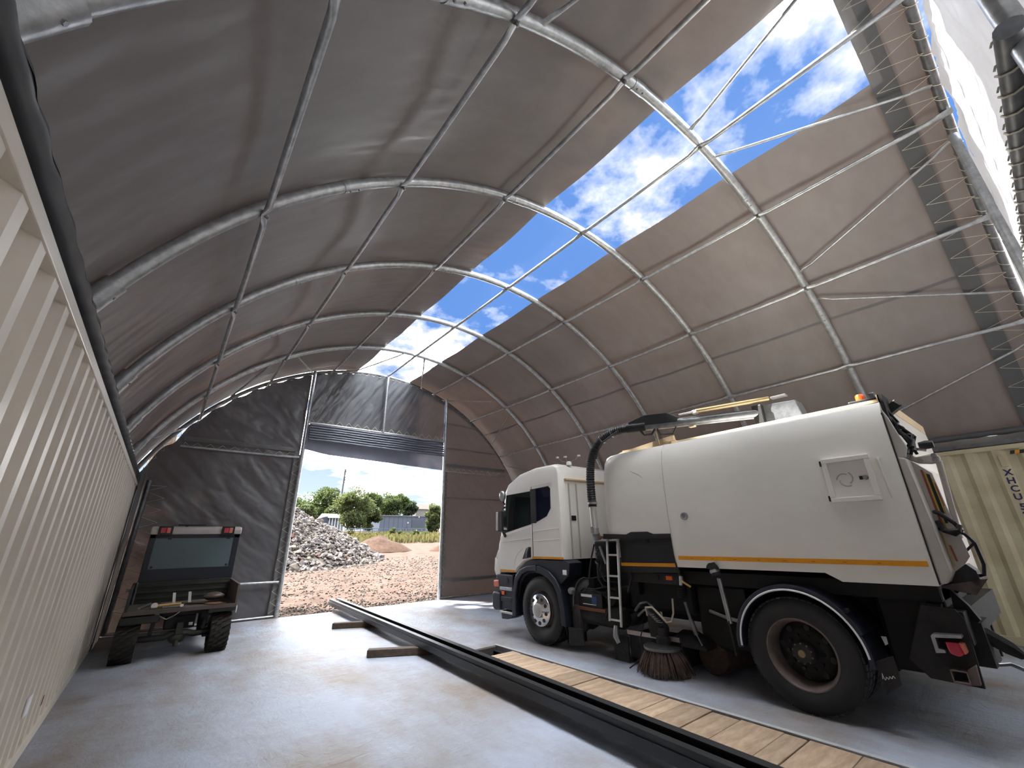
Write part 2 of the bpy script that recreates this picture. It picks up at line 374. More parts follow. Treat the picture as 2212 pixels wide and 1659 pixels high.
def stone_mesh(name, m, seed, flat=0.7):
    rnd = random.Random(seed); mb = MB()
    t = (1 + 5 ** 0.5) / 2
    vs = [(-1, t, 0), (1, t, 0), (-1, -t, 0), (1, -t, 0), (0, -1, t), (0, 1, t), (0, -1, -t), (0, 1, -t), (t, 0, -1), (t, 0, 1), (-t, 0, -1), (-t, 0, 1)]
    fs = [(0, 11, 5), (0, 5, 1), (0, 1, 7), (0, 7, 10), (0, 10, 11), (1, 5, 9), (5, 11, 4), (11, 10, 2), (10, 7, 6), (7, 1, 8), (3, 9, 4), (3, 4, 2), (3, 2, 6), (3, 6, 8), (3, 8, 9), (4, 9, 5), (2, 4, 11), (6, 2, 10), (8, 6, 7), (9, 8, 1)]
    sx, sy, sz = rnd.uniform(0.8, 1.3), rnd.uniform(0.5, 0.9), rnd.uniform(0.4, flat)
    vs = [(x * sx / 1.9 * rnd.uniform(0.75, 1.2), y * sy / 1.9 * rnd.uniform(0.75, 1.2), z * sz / 1.9 * rnd.uniform(0.75, 1.2)) for x, y, z in vs]
    me = mesh(name, mb.add(vs, fs)); me.materials.append(MATS[m]); return me
def slab_mesh(name, m, seed):
    rnd = random.Random(seed); mb = MB().box(-0.6, 0.6, -0.4, 0.4, -0.16, 0.16)
    mb.v = [tuple(c * rnd.uniform(0.75, 1.25) for c in p) for p in mb.v]
    me = mesh(name, mb); me.materials.append(MATS[m]); return me
def scatter(mb, src, loc, sc, rnd):
    M = Matrix.Translation(loc) @ Matrix.Rotation(rnd.uniform(0, 6.3), 4, 'Z') @ Matrix.Rotation(rnd.uniform(-0.7, 0.7), 4, 'X') @ Matrix.Rotation(rnd.uniform(-0.7, 0.7), 4, 'Y') @ Matrix.Scale(sc, 4)
    mb.add([M @ v.co for v in src.vertices], [tuple(p.vertices) for p in src.polygons])
sm = [stone_mesh('stone', 'stone_dark', i) for i in range(5)]
rnd = random.Random(3)
for nm, m, cnt, ya, yb in (('door_gravel', 'stone_dark', 2200, 9.84, 11.8), ('yard_gravel', 'yard_stone', 3400, 9.9, 22.0), ('yard_pebbles', 'rubble_b', 2600, 10.2, 24.0)):
    mb = MB()
    for i in range(cnt):
        y = ya + (yb - ya) * rnd.random() ** 1.4; x = rnd.uniform(-3.4, 1.0 + (y + 1.5) * 0.42)
        scatter(mb, rnd.choice(sm), (x, y, gz(x, y) + 0.01), rnd.uniform(0.012, 0.042) * (1 + 0.05 * (y - 10)), rnd)
    o = obj(nm, mb, m, ground, kind='stuff', fix=False)

# ---- tent roof cover
Y0R, Y1R = -1.64, 10.22
TS = 8.4
def crease(y, t, f, k):       # ridged noise drawn out along the arc
    return 1 - 2.4 * abs(nz(y * f + t * 0.10, t * 0.085 - y * 0.5, k))
def wrink(th, y, amp=1.0):
    # tension creases that fan out from the eaves, plus patches of small crumples
    e = max(0.0, (abs(th) - 34) / 32.0)
    bay = ((y + 20.3) / BAY) % 1.0
    sag = -0.035 * math.sin(PI * bay) ** 2
    k = 0.007 * e * e * math.sin(y * 26 + th * 0.25 + 3 * nz(y * 0.9, th * 0.05)) * (0.4 + 0.8 * abs(nz(y * 0.6, th * 0.09, 4)))
    patch = max(0.0, min(1.0, 0.35 + 1.7 * nz(y * 0.75, th * 0.07, 11)))
    if th > 0: patch *= 0.35
    c = 0.006 * nz(y * 1.3, th * 0.10, 1.0) + patch * (0.0055 * crease(y, th, 4.5, 2.0) + 0.0030 * crease(y, -th, 9.0, 6.0) + 0.0016 * crease(y, th * 2, 16.0, 9.0))
    return sag + amp * (k + c)
def roof_sheet(t0, t1, y0, y1, nt, ny, off=0.0):
    def fn(u, v):
        th = t0 + (t1 - t0) * u; y = y0 + (y1 - y0) * v
        return arc(th, y, R_FAB + wrink(th, y) + off)
    return MB().grid(fn, nt, ny)
ceiling = obj('ceiling', roof_sheet(-66.5, -TS, Y_NEAR, Y1R, 200, 640), 'pvc_roof', smooth=80, kind='structure')
ceiling['label'] = 'grey PVC fabric roof of the arched tunnel shelter, left slope'
obj('right_slope_sheet', roof_sheet(TS, 66.5, Y_NEAR, Y1R, 130, 340), 'pvc_roof', ceiling, smooth=80)
obj('end_strip', roof_sheet(-TS, TS, Y_NEAR, Y0R, 16, 8), 'pvc_roof', ceiling, smooth=80)
sky = obj('skylight_sheet', roof_sheet(-TS, TS, Y0R, Y1R, 14, 120, 0.0), 'clear_pvc', ceiling, smooth=80, label='clear plastic skylight strip along the ridge')
def flapfn(u, v):
    th = -66 + 132 * u; y = -1.78 + 0.20 * v
    return arc(th, y, R_FAB - 0.045 - 0.02 * v)
obj('hem_flap', MB().grid(flapfn, 160, 4), 'pvc_double', ceiling, smooth=80)
for s in (-1, 1):
    if s > 0: obj('sheet_seam', roof_sheet(s * 41.0, s * 41.5, Y_NEAR, Y1R, 2, 340, -0.004), 'pvc_seam', ceiling, smooth=80)
    # hem pocket with a rail inside, and the skirt that runs down behind the container's edge
    def pocket(u, v, s=s):
        y = Y_NEAR + (Y_FAR - Y_NEAR) * u; a = 2 * PI * v; r = 0.045 + 0.005 * nz(y * 7, a) + 0.004 * math.sin(y * 22 + 3 * nz(y, 0))
        c = (s * 5.035, y, 2.925)
        return (c[0] + r * math.cos(a), y, c[2] + r * math.sin(a))
    obj('hem_roll', MB().grid(pocket, 240, 10), 'pvc_double', ceiling, smooth=80)
    def skirt(u, v, s=s):
        y = Y_NEAR + (Y_FAR - Y_NEAR) * u; p = arc(s * 66.3, y, R_FAB); z = p[2] + (2.56 - p[2]) * v
        return (p[0] + s * (-0.06 * v + 0.012 * nz(y * 5, v * 2)), y, z)
    obj('skirt_sheet', MB().grid(skirt, 150, 5), 'pvc_double', ceiling, smooth=80)
    obj('base_rail', MB().box(*sorted((s * 4.99, s * 5.10)), -2.1, 10.2, 2.735 if s > 0 else 2.60, 2.80 if s > 0 else 2.69), 'galvanised_dark', ceiling, bevel=0.008)

# ---- tubular steel ribs, purlins and braces
def rib(y, r=0.056):
    pts = [arc(-67.2 + 134.4 * k / 92, y, R_RIB) for k in range(93)]
    o = obj('arch_rib', MB().tube(pts, r, 14), 'galvanised', ceiling, smooth=50)
    for t in (-65.0, -40.0, -13.8, 13.8, 40.0, 65.0):
        w = 2.2 if abs(t) < 60 else 4.0
        c = obj('coupling', MB().tube([arc(t - w / 2 + w * k / 4, y, R_RIB) for k in range(5)], r + (0.006 if abs(t) < 60 else 0.014), 14), 'galvanised', o, smooth=50)
        for d in (-w * 0.25, w * 0.25):
            a = arc(t + d, y - 0.01, R_RIB - r - 0.002); b = arc(t + d, y - 0.01, R_RIB - r - 0.02)
            obj('bolt', MB().tube([a, b], 0.011, 6), 'steel', o)
    return o
for i in range(5): rib(i * BAY)
for y in (Y_NEAR, Y_FAR):
    obj('gable_arch', MB().tube([arc(-68 + 136 * k / 72, y, R_RIB) for k in range(73)], 0.047, 12), 'galvanised_dark', ceiling, smooth=50)
for i in range(5):
    for s in (-1, 1):
        x = s * 5.12; y = i * BAY
        obj('rib_foot', MB().box(x - 0.06, x + 0.06, y - 0.07, y + 0.07, 2.70 if s > 0 else 2.59, 2.90).box(x - 0.13, x + 0.13, y - 0.13, y + 0.13, 2.70 if s > 0 else 2.591, 2.735 if s > 0 else 2.61), 'black_steel', ceiling, bevel=0.01)
# purlin: round tube with flattened, bolted ends
def flat_tube(L, r, n=12, fl=0.09):
    mb = MB(); st = [(-L / 2, 1), (-L / 2 + 0.07, 1), (-L / 2 + 0.2, 0), (0, 0), (L / 2 - 0.2, 0), (L / 2 - 0.07, 1), (L / 2, 1)]
    secs = []
    for y, f in st:
        w = r * (1 + 0.55 * f); h = r * (1 - 0.74 * f)
        secs.append([(w * math.cos(2 * PI * k / n), y, h * math.sin(2 * PI * k / n) + f * 0.012) for k in range(n)])
    return mb.loft(secs)
pm = None
for b in range(-1, 5):
    for k in range(-3, 4):
        th = 16.75 * k; p = arc(th, (b + 0.5) * BAY, R_PUR)
        if pm is None:
            first = obj('purlin', flat_tube(BAY + 0.1, 0.027), 'galvanised', ceiling, smooth=50); pm = first; c = first
        else: c = copy_of(pm, ceiling)
        c.location = p; c.rotation_euler = (0, math.radians(th), 0)
for b in range(0, 5):
    for k in range(-3, 4):
        th = 16.75 * k
        a = arc(th, b * BAY, R_PUR - 0.03); d = arc(th, b * BAY, R_PUR + 0.02)
        obj('purlin_bolt', MB().tube([a, d], 0.013, 6), 'steel', ceiling)
BR = ((-3.1, -11.0), (3.3, 12.6), (30.3, 21.0), (36.3, 45.6), (61.6, 53.5), (-30.3, -21.0), (-36.3, -45.6), (-61.6, -53.5))
for (a, b) in BR:
    for y0, y1 in ((-0.05, Y_NEAR + 0.04), (4 * BAY + 0.05, Y_FAR - 0.04)):
        A = Vector(arc(a, y0, R_PUR + 0.03)); D = Vector(arc(b, y1, R_PUR + 0.03)); d = (D - A)
        o = obj('wind_brace', flat_tube(d.length, 0.017, 10), 'galvanised', ceiling, smooth=50)
        o.location = (A + D) / 2; o.rotation_euler = d.to_track_quat('Y', 'Z').to_euler()

# ---- lacing ropes
def lace(pa, pb, n, name, parent, r=0.0032):
    pts = []
    for i in range(n + 1): pts.append(pa(i / n)); pts.append(pb(min(1, (i + 0.5) / n)))
    mb = MB()
    for a, b in zip(pts[:-1], pts[1:]): mb.tube([a, b], r, 4, cap=False)
    return obj(name, mb, 'rope', parent)
lace(lambda t: arc(-66 + 132 * t, -1.60, R_FAB - 0.10), lambda t: arc(-66 + 132 * t, Y_NEAR + 0.02, R_RIB - 0.05), 42, 'lacing_rope', ceiling, 0.003)
def wraps(y):
    mb = MB()
    for k in range(60):
        t = -66 + 132 * (k + 0.5) / 60
        pts = []
        for j in range(9):
            a = PI * j / 8 - 0.4; c = arc(t + j * 0.12, y, R_RIB)
            cc = Vector(c); nrm = Vector((math.sin(math.radians(t)), 0, math.cos(math.radians(t))))
            pts.append(cc - nrm * math.sin(a) * 0.054 + Vector((0, math.cos(a) * 0.054, 0)))
        mb.tube(pts, 0.0035, 4)
    return mb
obj('lacing_wrap', wraps(Y_NEAR), 'rope', ceiling)

# ---- gables
def gable_sheet(x0, x1, zlo, y, nx, nv, seed, ra=R_RIB - 0.085, amp=0.035, hole=False, slope=(0.80, -0.60)):
    def fn(u, v):
        x = x0 + (x1 - x0) * u
        r = ra + 0.018 * math.sin(x * 17 + seed)
        if hole: r -= 0.05 * math.exp(-((x + 4.55) / 0.11) ** 2)
        zt = ZC + math.sqrt(max(0.0, r * r - x * x)); z0 = zlo(x) if callable(zlo) else zlo
        z = z0 + (zt - z0) * v
        a = x * slope[0] + z * slope[1]; c = -x * slope[1] + z * slope[0]      # along and across the creases
        w = amp * (0.55 * nz(x * 0.9 + seed, z * 0.7) + 0.42 * (1 - 2.2 * abs(nz(a * 0.55 + seed, c * 2.3, seed))) + 0.22 * (1 - 2.2 * abs(nz(a * 1.1, c * 5.0 + a * 0.6, seed + 3))) + 0.10 * (1 - 2.2 * abs(nz(a * 2.5 - c, c * 9.0, seed + 7))))
        return (x, y + w, z)
    return MB().grid(fn, nx, nv)
YG = 9.97
back = obj('wall_back', gable_sheet(-5.05, -2.06, -0.13, YG, 130, 190, 1.0, amp=0.075, hole=True), 'pvc_gable', smooth=80, kind='structure')
back['label'] = 'grey fabric gable end around the open doorway, left panel'
obj('right_sheet', gable_sheet(2.06, 5.05, -0.13, YG, 80, 120, 5.0, amp=0.02), 'pvc_gable', back, smooth=80)
obj('top_sheet', gable_sheet(-2.04, 2.04, 4.50, YG, 190, 80, 9.0, amp=0.06, slope=(0.42, 0.91)), 'pvc_gable', back, smooth=80)
def atz(x): return ZC + math.sqrt(R_RIB ** 2 - x * x)
for s in (-1, 1):
    obj('door_post', MB().tube([(s * 2.03, YG - 0.1, 0), (s * 2.03, YG - 0.1, atz(2.03) - 0.03)], 0.045, 12), 'galvanised', back, smooth=50)
    obj('side_rail', MB().tube([(s * 4.46, YG - 0.06, 3.56), (s * 2.08, YG - 0.06, 3.55)], 0.03, 10), 'galvanised', back, smooth=50)
    obj('bottom_rail', MB().tube([(s * 4.85, YG - 0.06, 0.03), (s * 2.08, YG - 0.06, 0.03)], 0.026, 8), 'galvanised', back, smooth=50)
    obj('eave_post', MB().tube([(s * 4.84, YG - 0.1, 0.02), (s * 4.80, YG - 0.1, 2.80)], 0.045, 10), 'galvanised_dark', back, smooth=50)
    for z, h in ((3.74, 0.10), (5.07, 0.04), (4.28, 0.04), (2.76, 0.035), (0.46, 0.09)):
        xo = min(4.85, math.sqrt(max(0, (R_RIB - 0.16) ** 2 - (z + h - ZC) ** 2)))
        if s > 0 or z in (3.74,): obj('fabric_band', MB().grid(lambda u, v: (s * (2.14 + (xo - 2.14) * u), YG - 0.035 + 0.008 * nz(u * 9, v), z - h / 2 + h * v), 30, 2), 'pvc_seam', back)
    obj('post_flap', MB().grid(lambda u, v: (s * (2.02 + 0.17 * u + 0.02 * nz(v * 9, u)), YG - 0.03 - 0.015 * nz(v * 14, u * 3, s), 0.03 + 3.6 * v), 6, 60), 'pvc_seam', back, smooth=80)
    lace(lambda t, s=s: (s * 2.19, YG - 0.06, 0.1 + 3.5 * t), lambda t, s=s: (s * 2.04, YG - 0.14, 0.1 + 3.5 * t), 16, 'lacing_rope', back)
    lace(lambda t, s=s: (s * (2.3 + 2.1 * t), YG - 0.06, 3.66), lambda t, s=s: (s * (2.3 + 2.1 * t), YG - 0.10, 3.55), 9, 'lacing_rope', back)
obj('side_rail', MB().tube([(-4.7, YG - 0.06, 0.75), (-2.08, YG - 0.06, 0.72)], 0.028, 10), 'galvanised', back, smooth=50)
obj('centre_post', MB().tube([(0, YG - 0.09, 4.48), (0, YG - 0.09, atz(0) - 0.05)], 0.036, 10), 'galvanised', back, smooth=50)
obj('header_rail', MB().tube([(-2.0, YG - 0.07, 4.47), (2.0, YG - 0.07, 4.47)], 0.03, 10), 'galvanised', back, smooth=50)
lace(lambda t: (-1.95 + 3.9 * t, YG - 0.08, 4.60), lambda t: (-1.95 + 3.9 * t, YG - 0.12, 4.46), 16, 'lacing_rope', back)
lace(lambda t: arc(-64 + 128 * t, YG - 0.02, R_RIB - 0.14), lambda t: arc(-64 + 128 * t, Y_FAR - 0.03, R_RIB - 0.03), 60, 'lacing_rope', back)
lace(lambda t: (-4.5, YG - 0.04, 0.3 + 2.4 * t), lambda t: (-4.82, YG - 0.13, 0.3 + 2.4 * t), 10, 'lacing_rope', back)
# door blind gathered up under the header: one valance and the stack of folds
def zb(x): return 3.63 - 0.035 * x + (0.06 * math.exp(-((x + 2.0) / 0.35) ** 2))
def valance(u, v):
    x = -2.0 + 3.96 * u; z = zb(x) + (4.42 - zb(x)) * v
    return (x, YG - 0.10 + 0.03 * nz(x * 2.2, z * 2.5) + 0.012 * nz(x * 7, z * 5), z)
door = obj('rolled_door', MB().grid(valance, 100, 24), 'pvc_door_skylit', back, smooth=80, label='fabric door gathered up in folds under the header')
for k in range(7):
    def fold(u, v, k=k):
        x = -1.97 + 3.9 * u; tilt = -0.05 * x * (1 - k / 9.0)
        z = 4.40 - 0.062 * k - 0.02 * k * (0.1 + 0.3 * u) + 0.015 * nz(x * 1.3, k) ; a = 2 * PI * v
        r = 0.026 + 0.006 * nz(x * 3, k * 3.3)
        return (x, YG - 0.16 - 0.010 * k + 1.5 * r * math.cos(a), z + r * math.sin(a))
    obj('door_fold', MB().grid(fold, 70, 8), 'pvc_door_skylit', door, smooth=80)

for s in (-1, 1):     # fabric side wall between the container's end and the gable
    obj('side_sheet', MB().grid(lambda u, v, s=s: (s * (4.885 + 0.008 * nz(u * 5, v * 7, s)), 8.40 + 1.58 * u, -0.01 + 2.88 * v), 20, 30), 'pvc_double', back, smooth=80)
front = obj('wall_front', gable_sheet(1.95, 5.05, 0.0, -2.10, 50, 60, 2.0, amp=0.03), 'pvc_pale', smooth=80, kind='structure')
front['label'] = 'pale fabric of the near gable end behind the lorry'
obj('top_sheet', gable_sheet(-1.95, 1.95, 3.62, -2.10, 120, 60, 3.0, amp=0.06, slope=(0.3, 0.95)), 'pvc_pale', front, smooth=80)
obj('door_sheet', MB().grid(lambda u, v: (-1.9 + 3.8 * u, -2.08 + 0.02 * nz(u * 9, v * 2) + 0.02 * math.sin(v * 40), 0.02 + 3.5 * v), 50, 60), 'pvc_gable', front, smooth=80)
obj('left_sheet', gable_sheet(-5.05, -1.95, 0.0, -2.10, 50, 60, 6.0, amp=0.03), 'pvc_pale', front, smooth=80)
for x in (-1.90, 1.93):
    obj('door_post', MB().tube([(x, -2.02, 0), (x, -2.02, atz(1.9) - 0.03)], 0.042, 12), 'galvanised' if x > 0 else 'galvanised_dark', front, smooth=50)
    obj('post_sleeve', MB().tube([(x, -2.02, 3.25), (x, -2.02, 4.42)], 0.046, 12), 'galvanised', front, smooth=50)
hr = obj('header_rail', MB().tube([(-2.0, -1.99, 3.56), (1.95, -1.99, 3.56)], 0.05, 12), 'galvanised_dark', front, smooth=50)
mb = MB()
for k in range(24):
    x = -1.95 + 0.16 * k
    mb.tube([(x + 0.02 * j, -1.99 + 0.058 * math.cos(2 * PI * j / 10), 3.56 + 0.058 * math.sin(2 * PI * j / 10)) for j in range(11)], 0.006, 4)
obj('lacing_wrap', mb, 'rope', hr)

# ---- wooden planks over the pit
cover = thing('pit_cover', 'row of weathered wooden boards laid across the floor pit', 'boards', (PX0, 1.0, 0), world=True)
YP = [4.07, 3.88, 3.52, 3.20, 2.77, 2.41, 2.22, 1.85, 1.49, 1.31, 1.03, 0.77, 0.41, 0.23, -0.12, -0.36, -0.72, -0.93, -1.3, -1.66, -2.0, -2.4, -2.8, -3.15]
rnd = random.Random(11)
for a, b in zip(YP[:-1], YP[1:]):
    g = rnd.uniform(0.004, 0.010); dz = rnd.uniform(-0.006, 0.002); e = rnd.uniform(-0.012, 0.012)
    o = obj('plank', MB().box(-0.37, 0.37 + e, -(a - b) / 2 + g / 2, (a - b) / 2 - g / 2, -0.055, 0.0), 'plank_wood', cover, bevel=0.004)
    o.matrix_parent_inverse = Matrix.Translation(WB['pit_cover']).inverted()
    o.location = ((PX0 + PX1) / 2, (a + b) / 2, dz); o.rotation_euler = (0, 0, rnd.uniform(-0.006, 0.006))

# ================================================================ shipping containers
def container(name, label, xi, s, y0, y1, z0, z1, m, per=0.262, depth=0.046):
    # xi: x of the face turned to the aisle; s: +1 when the box lies towards +x
    t = thing(name, label, 'container', (xi + s * 1.22, (y0 + y1) / 2, z0), world=True)
    X = lambda d: xi + s * d
    def bx(n, d0, d1, ya, yb, za, zb, **k): return obj(n, B(*sorted((X(d0), X(d1))), ya, yb, za, zb), m, t, **k)
    bx('top_rail', 0, 0.07, y0, y1, z1 - 0.062, z1, bevel=0.006); bx('bottom_rail', 0, 0.05, y0, y1, z0 + 0.0, z0 + 0.11, bevel=0.006)
    bx('top_rail', 2.37, 2.44, y0, y1, z1 - 0.062, z1); bx('bottom_rail', 2.39, 2.44, y0, y1, z0, z0 + 0.11)
    for ya, yb in ((y0, y0 + 0.13), (y1 - 0.13, y1)):
        for d0, d1 in ((0, 0.13), (2.31, 2.44)):
            bx('corner_post', d0, d1, ya, yb, z0 + 0.11, z1 - 0.09, bevel=0.01)
            bx('corner_casting', d0 - 0.006 if d0 == 0 else d0, d1, ya - 0.006, yb + 0.006, z1 - 0.10, z1 + 0.006, bevel=0.008); bx('corner_casting', d0 - 0.006 if d0 == 0 else d0, d1, ya - 0.006, yb + 0.006, z0, z0 + 0.12, bevel=0.008)
    def corr(base, sign):
        mb = MB(); y = y0 + 0.13; pts = []
        while y < y1 - 0.13:
            for f, d in ((0, 0), (0.30, 0), (0.48, 1), (0.82, 1)): pts.append((min(y + f * per, y1 - 0.13), d * depth))
            y += per
        pts.append((y1 - 0.13, 0)); vs = []
        for yy, d in pts: vs += [(base + sign * d, yy, z0 + 0.10), (base + sign * d, yy, z1 - 0.055)]
        return mb.add(vs, [(2 * i, 2 * i + 2, 2 * i + 3, 2 * i + 1) for i in range(len(pts) - 1)])
    obj('side_panel', corr(X(0.008), s), m, t); obj('side_panel', corr(X(2.43), -s), m, t)
    bx('roof_sheet', 0.07, 2.37, y0, y1, z1 - 0.04, z1 - 0.01)
    bx('end_panel', 0.13, 2.31, y1 - 0.05, y1 - 0.02, z0 + 0.1, z1 - 0.06); bx('end_panel', 0.13, 2.31, y0 + 0.02, y0 + 0.05, z0 + 0.1, z1 - 0.06)
    bx('floor_panel', 0.05, 2.39, y0, y1, z0 + 0.1, z0 + 0.14)
    return t
cl = container('shipping_container', 'long beige corrugated shipping container forming the left wall', -4.90, -1, -3.45, 8.74, 0.0, 2.592, 'beige_paint')
obj('paper_sticker', B(-4.898, -4.894, 3.52, 3.66, 0.40, 0.52), 'sticker_white', cl)
obj('rust_patch', B(-4.8995, -4.897, 4.38, 4.45, 0.27, 0.34), 'rust', cl)
crt = container('shipping_container', 'cream corrugated shipping container behind the lorry with dark lettering', 4.90, 1, -1.66, 8.5, 0.10, 2.715, 'cream_paint', per=0.275)
for yy in (-1.2, 3.0, 7.5): obj('support_block', B(4.93, 5.1, yy, yy + 0.3, 0, 0.10), 'timber', crt)
def letter(ch, y, z, h, xx, parent, m='ink_navy', name='letter'):
    cu = bpy.data.curves.new(name, 'FONT'); cu.body = ch; cu.size = h * 1.38; cu.align_x = 'CENTER'; cu.align_y = 'CENTER'; cu.extrude = 0.001; cu.offset = 0.0035; cu.materials.append(MATS[m])
    o = bpy.data.objects.new(name, cu); COL.objects.link(o)
    dg = bpy.context.evaluated_depsgraph_get(); me = bpy.data.meshes.new_from_object(o.evaluated_get(dg)); bpy.data.objects.remove(o)
    o = bpy.data.objects.new(name, me); COL.objects.link(o); set_parent(o, parent)
    o.location = (xx, y, z); o.rotation_euler = (PI / 2, 0, -PI / 2); return o
for ch, y, z in (('X', -1.250, 2.325), ('H', -1.248, 2.212), ('C', -1.250, 2.10), ('U', -1.247, 1.99), ('5', -1.252, 1.855), ('2', -1.252, 1.745), ('7', -1.252, 1.635)):
    letter(ch, y, z, 0.085, 4.903, crt)
obj('vent_box', B(4.885, 4.94, -1.285, -1.215, 2.41, 2.57), 'cream_paint', crt, bevel=0.008)
for k in range(4):
    y = -1.34 - 0.045 * k
    obj('hazard_stripe', MB().add([(4.899, y, 2.575), (4.899, y - 0.045, 2.575), (4.899, y - 0.060, 2.625), (4.899, y - 0.015, 2.625)], [(0, 1, 2, 3)]), 'orange_tape' if k % 2 else 'sticker_black', crt)

# ================================================================ road sweeper lorry
XN, XF, XM = 0.60, 3.04, 1.82
truck = thing('road_sweeper_lorry', 'white road sweeper lorry with rear hopper, suction boom and orange side stripe', 'truck', (XM, 2.2, 0), world=True)
def T(name, mb, m, parent=truck, **k): return obj(name, mb, m, parent, **k)
def seg(c, r, a0, a1, n): return [(c[0] + r * math.cos(math.radians(a0 + (a1 - a0) * k / n)), c[1] + r * math.sin(math.radians(a0 + (a1 - a0) * k / n))) for k in range(n + 1)]

# ---- cab shell: outer body minus the inside and the window openings
CABP = [(3.47, 1.235), (4.22, 1.225), (4.41, 1.18), (4.57, 1.085), (4.66, 0.99), (5.11, 0.985), (5.20, 1.20), (5.20, 1.48), (5.14, 1.62), (4.99, 2.40), (4.88, 2.55), (4.55, 2.69), (4.10, 2.755), (3.62, 2.755), (3.51, 2.70), (3.47, 2.58)]
def cab_sections(inset=0.0, poly=CABP):
    cy, cz = 4.25, 1.9; secs = []
    prof = [(XN + 0.00, 0.10), (XN + 0.018, 0.045), (XN + 0.06, 0.012), (XN + 0.14, 0.0), (XF - 0.14, 0.0), (XF - 0.06, 0.012), (XF - 0.018, 0.045), (XF, 0.10)]
    if inset: prof = [(XN + inset, inset), (XF - inset, inset)]
    for x, d in prof:
        q = []
        n = len(poly)
        for i, (y, z) in enumerate(poly):
            (ya, za), (yb, zb_) = poly[i - 1], poly[(i + 1) % n]
            ty, tz = yb - ya, zb_ - za; l = math.hypot(ty, tz); ny, nzz = -tz / l, ty / l
            if z < 1.3 and not inset: dd = d * 0.25
            else: dd = d
            q.append((x, y + ny * dd, z + nzz * dd))
        secs.append(q)
    return MB().loft(secs)
cab = T('cab_body', cab_sections(), 'white_paint')
FW = [(4.90, 2.33), (4.20, 2.345), (4.20, 1.785), (4.955, 1.655)]
RW = [(4.07, 2.375), (3.74, 2.385), (3.69, 2.345), (3.70, 2.02), (3.80, 1.90), (4.07, 1.815)]
inner = obj('inner', cab_sections(0.07), 'black_plastic')
w1 = obj('w1', MB().prism(FW, 0.3, 3.4), 'black_plastic'); w2 = obj('w2', MB().prism(RW, 0.3, 3.4), 'black_plastic')
ws = obj('w3', MB().add([(0.74, 4.6, 2.33), (2.90, 4.6, 2.33), (2.94, 4.6, 1.66), (0.70, 4.6, 1.66), (0.74, 5.5, 2.33), (2.90, 5.5, 2.33), (2.94, 5.5, 1.66), (0.70, 5.5, 1.66)], [(0, 1, 2, 3), (4, 7, 6, 5), (0, 4, 5, 1), (1, 5, 6, 2), (2, 6, 7, 3), (3, 7, 4, 0)]), 'black_plastic')
cab.parent = None; cab.matrix_parent_inverse = Matrix.Identity(4)
applied_boolean(cab, [inner, w1, w2, ws]); set_parent(cab, truck)
me = cab.data; me.materials.clear(); me.materials.append(MATS['white_paint']); me.polygons.foreach_set('material_index', [0] * len(me.polygons))
me.polygons.foreach_set('use_smooth', [True] * len(me.polygons)); me.set_sharp_from_angle(angle=math.radians(28))
for xs, s in ((XN, 1), (XF, -1)):
    g = T('side_window', MB().prism(FW, xs + s * 0.020, xs + s * 0.026), 'cab_glass')
    T('window_seal', MB().tube([(xs + s * 0.014, y, z) for y, z in FW], 0.014, 6, closed=True), 'black_plastic', g)
    g = T('quarter_window', MB().prism(RW, xs + s * 0.012, xs + s * 0.018), 'dark_glass')
    T('window_seal', MB().tube([(xs + s * 0.010, y, z) for y, z in RW], 0.012, 6, closed=True), 'black_plastic', g)
T('window_pillar', MB().box(XN - 0.004, XN + 0.02, 4.065, 4.205, 1.80, 2.375), 'black_plastic')
T('windscreen', MB().add([(0.73, 5.00, 2.34), (2.91, 5.00, 2.34), (2.95, 5.13, 1.65), (0.69, 5.13, 1.65)], [(0, 1, 2, 3)]), 'cab_glass', thick=0.006)
# lower door panel, creases, stripes
door_p = T('cab_door', MB().prism([(5.085, 1.60), (5.095, 1.01), (4.68, 1.01), (4.60, 1.09), (4.43, 1.195), (4.215, 1.24), (4.195, 1.755)], XN - 0.010, XN + 0.004), 'white_paint', bevel=0.004)
T('door_crease', MB().bar((XN - 0.012, 5.08, 1.50), (XN - 0.012, 4.20, 1.56), 0.010, 0.012), 'white_paint', door_p, bevel=0.004)
T('door_crease', MB().tube([(XN - 0.010, 4.68, 1.06), (XN - 0.010, 4.66, 1.20), (XN - 0.010, 4.58, 1.32), (XN - 0.010, 4.43, 1.40)], 0.008, 6), 'white_paint', door_p)
T('door_handle', MB().prism([(4.44, 1.225), (4.215, 1.255), (4.215, 1.42), (4.27, 1.42), (4.33, 1.40)], XN - 0.03, XN - 0.008), 'black_plastic', door_p, bevel=0.01)
T('handle_grip', MB().tube([(XN - 0.045, 4.30, 1.24), (XN - 0.05, 4.285, 1.33), (XN - 0.045, 4.255, 1.40)], 0.014, 8), 'galvanised_dark', door_p)
T('cab_door_stripe', B(XN - 0.013, XN - 0.009, 4.66, 5.09, 1.005, 1.040), 'orange_tape', door_p)
T('cab_stripe', B(XN - 0.004, XN + 0.01, 3.475, 4.20, 1.240, 1.272), 'orange_tape')
T('door_gap', B(XN - 0.002, XN + 0.01, 4.170, 4.182, 1.24, 2.42), 'black_plastic')
for z0, z1 in ((1.50, 1.535), (1.66, 1.70), (2.415, 2.44)):
    T('body_crease', MB().bar((XN - 0.001, 4.14, z0 + 0.01), (XN - 0.001, 3.52 if z0 < 2 else 3.66, z1 + 0.005), 0.012, 0.014), 'white_paint', bevel=0.005)
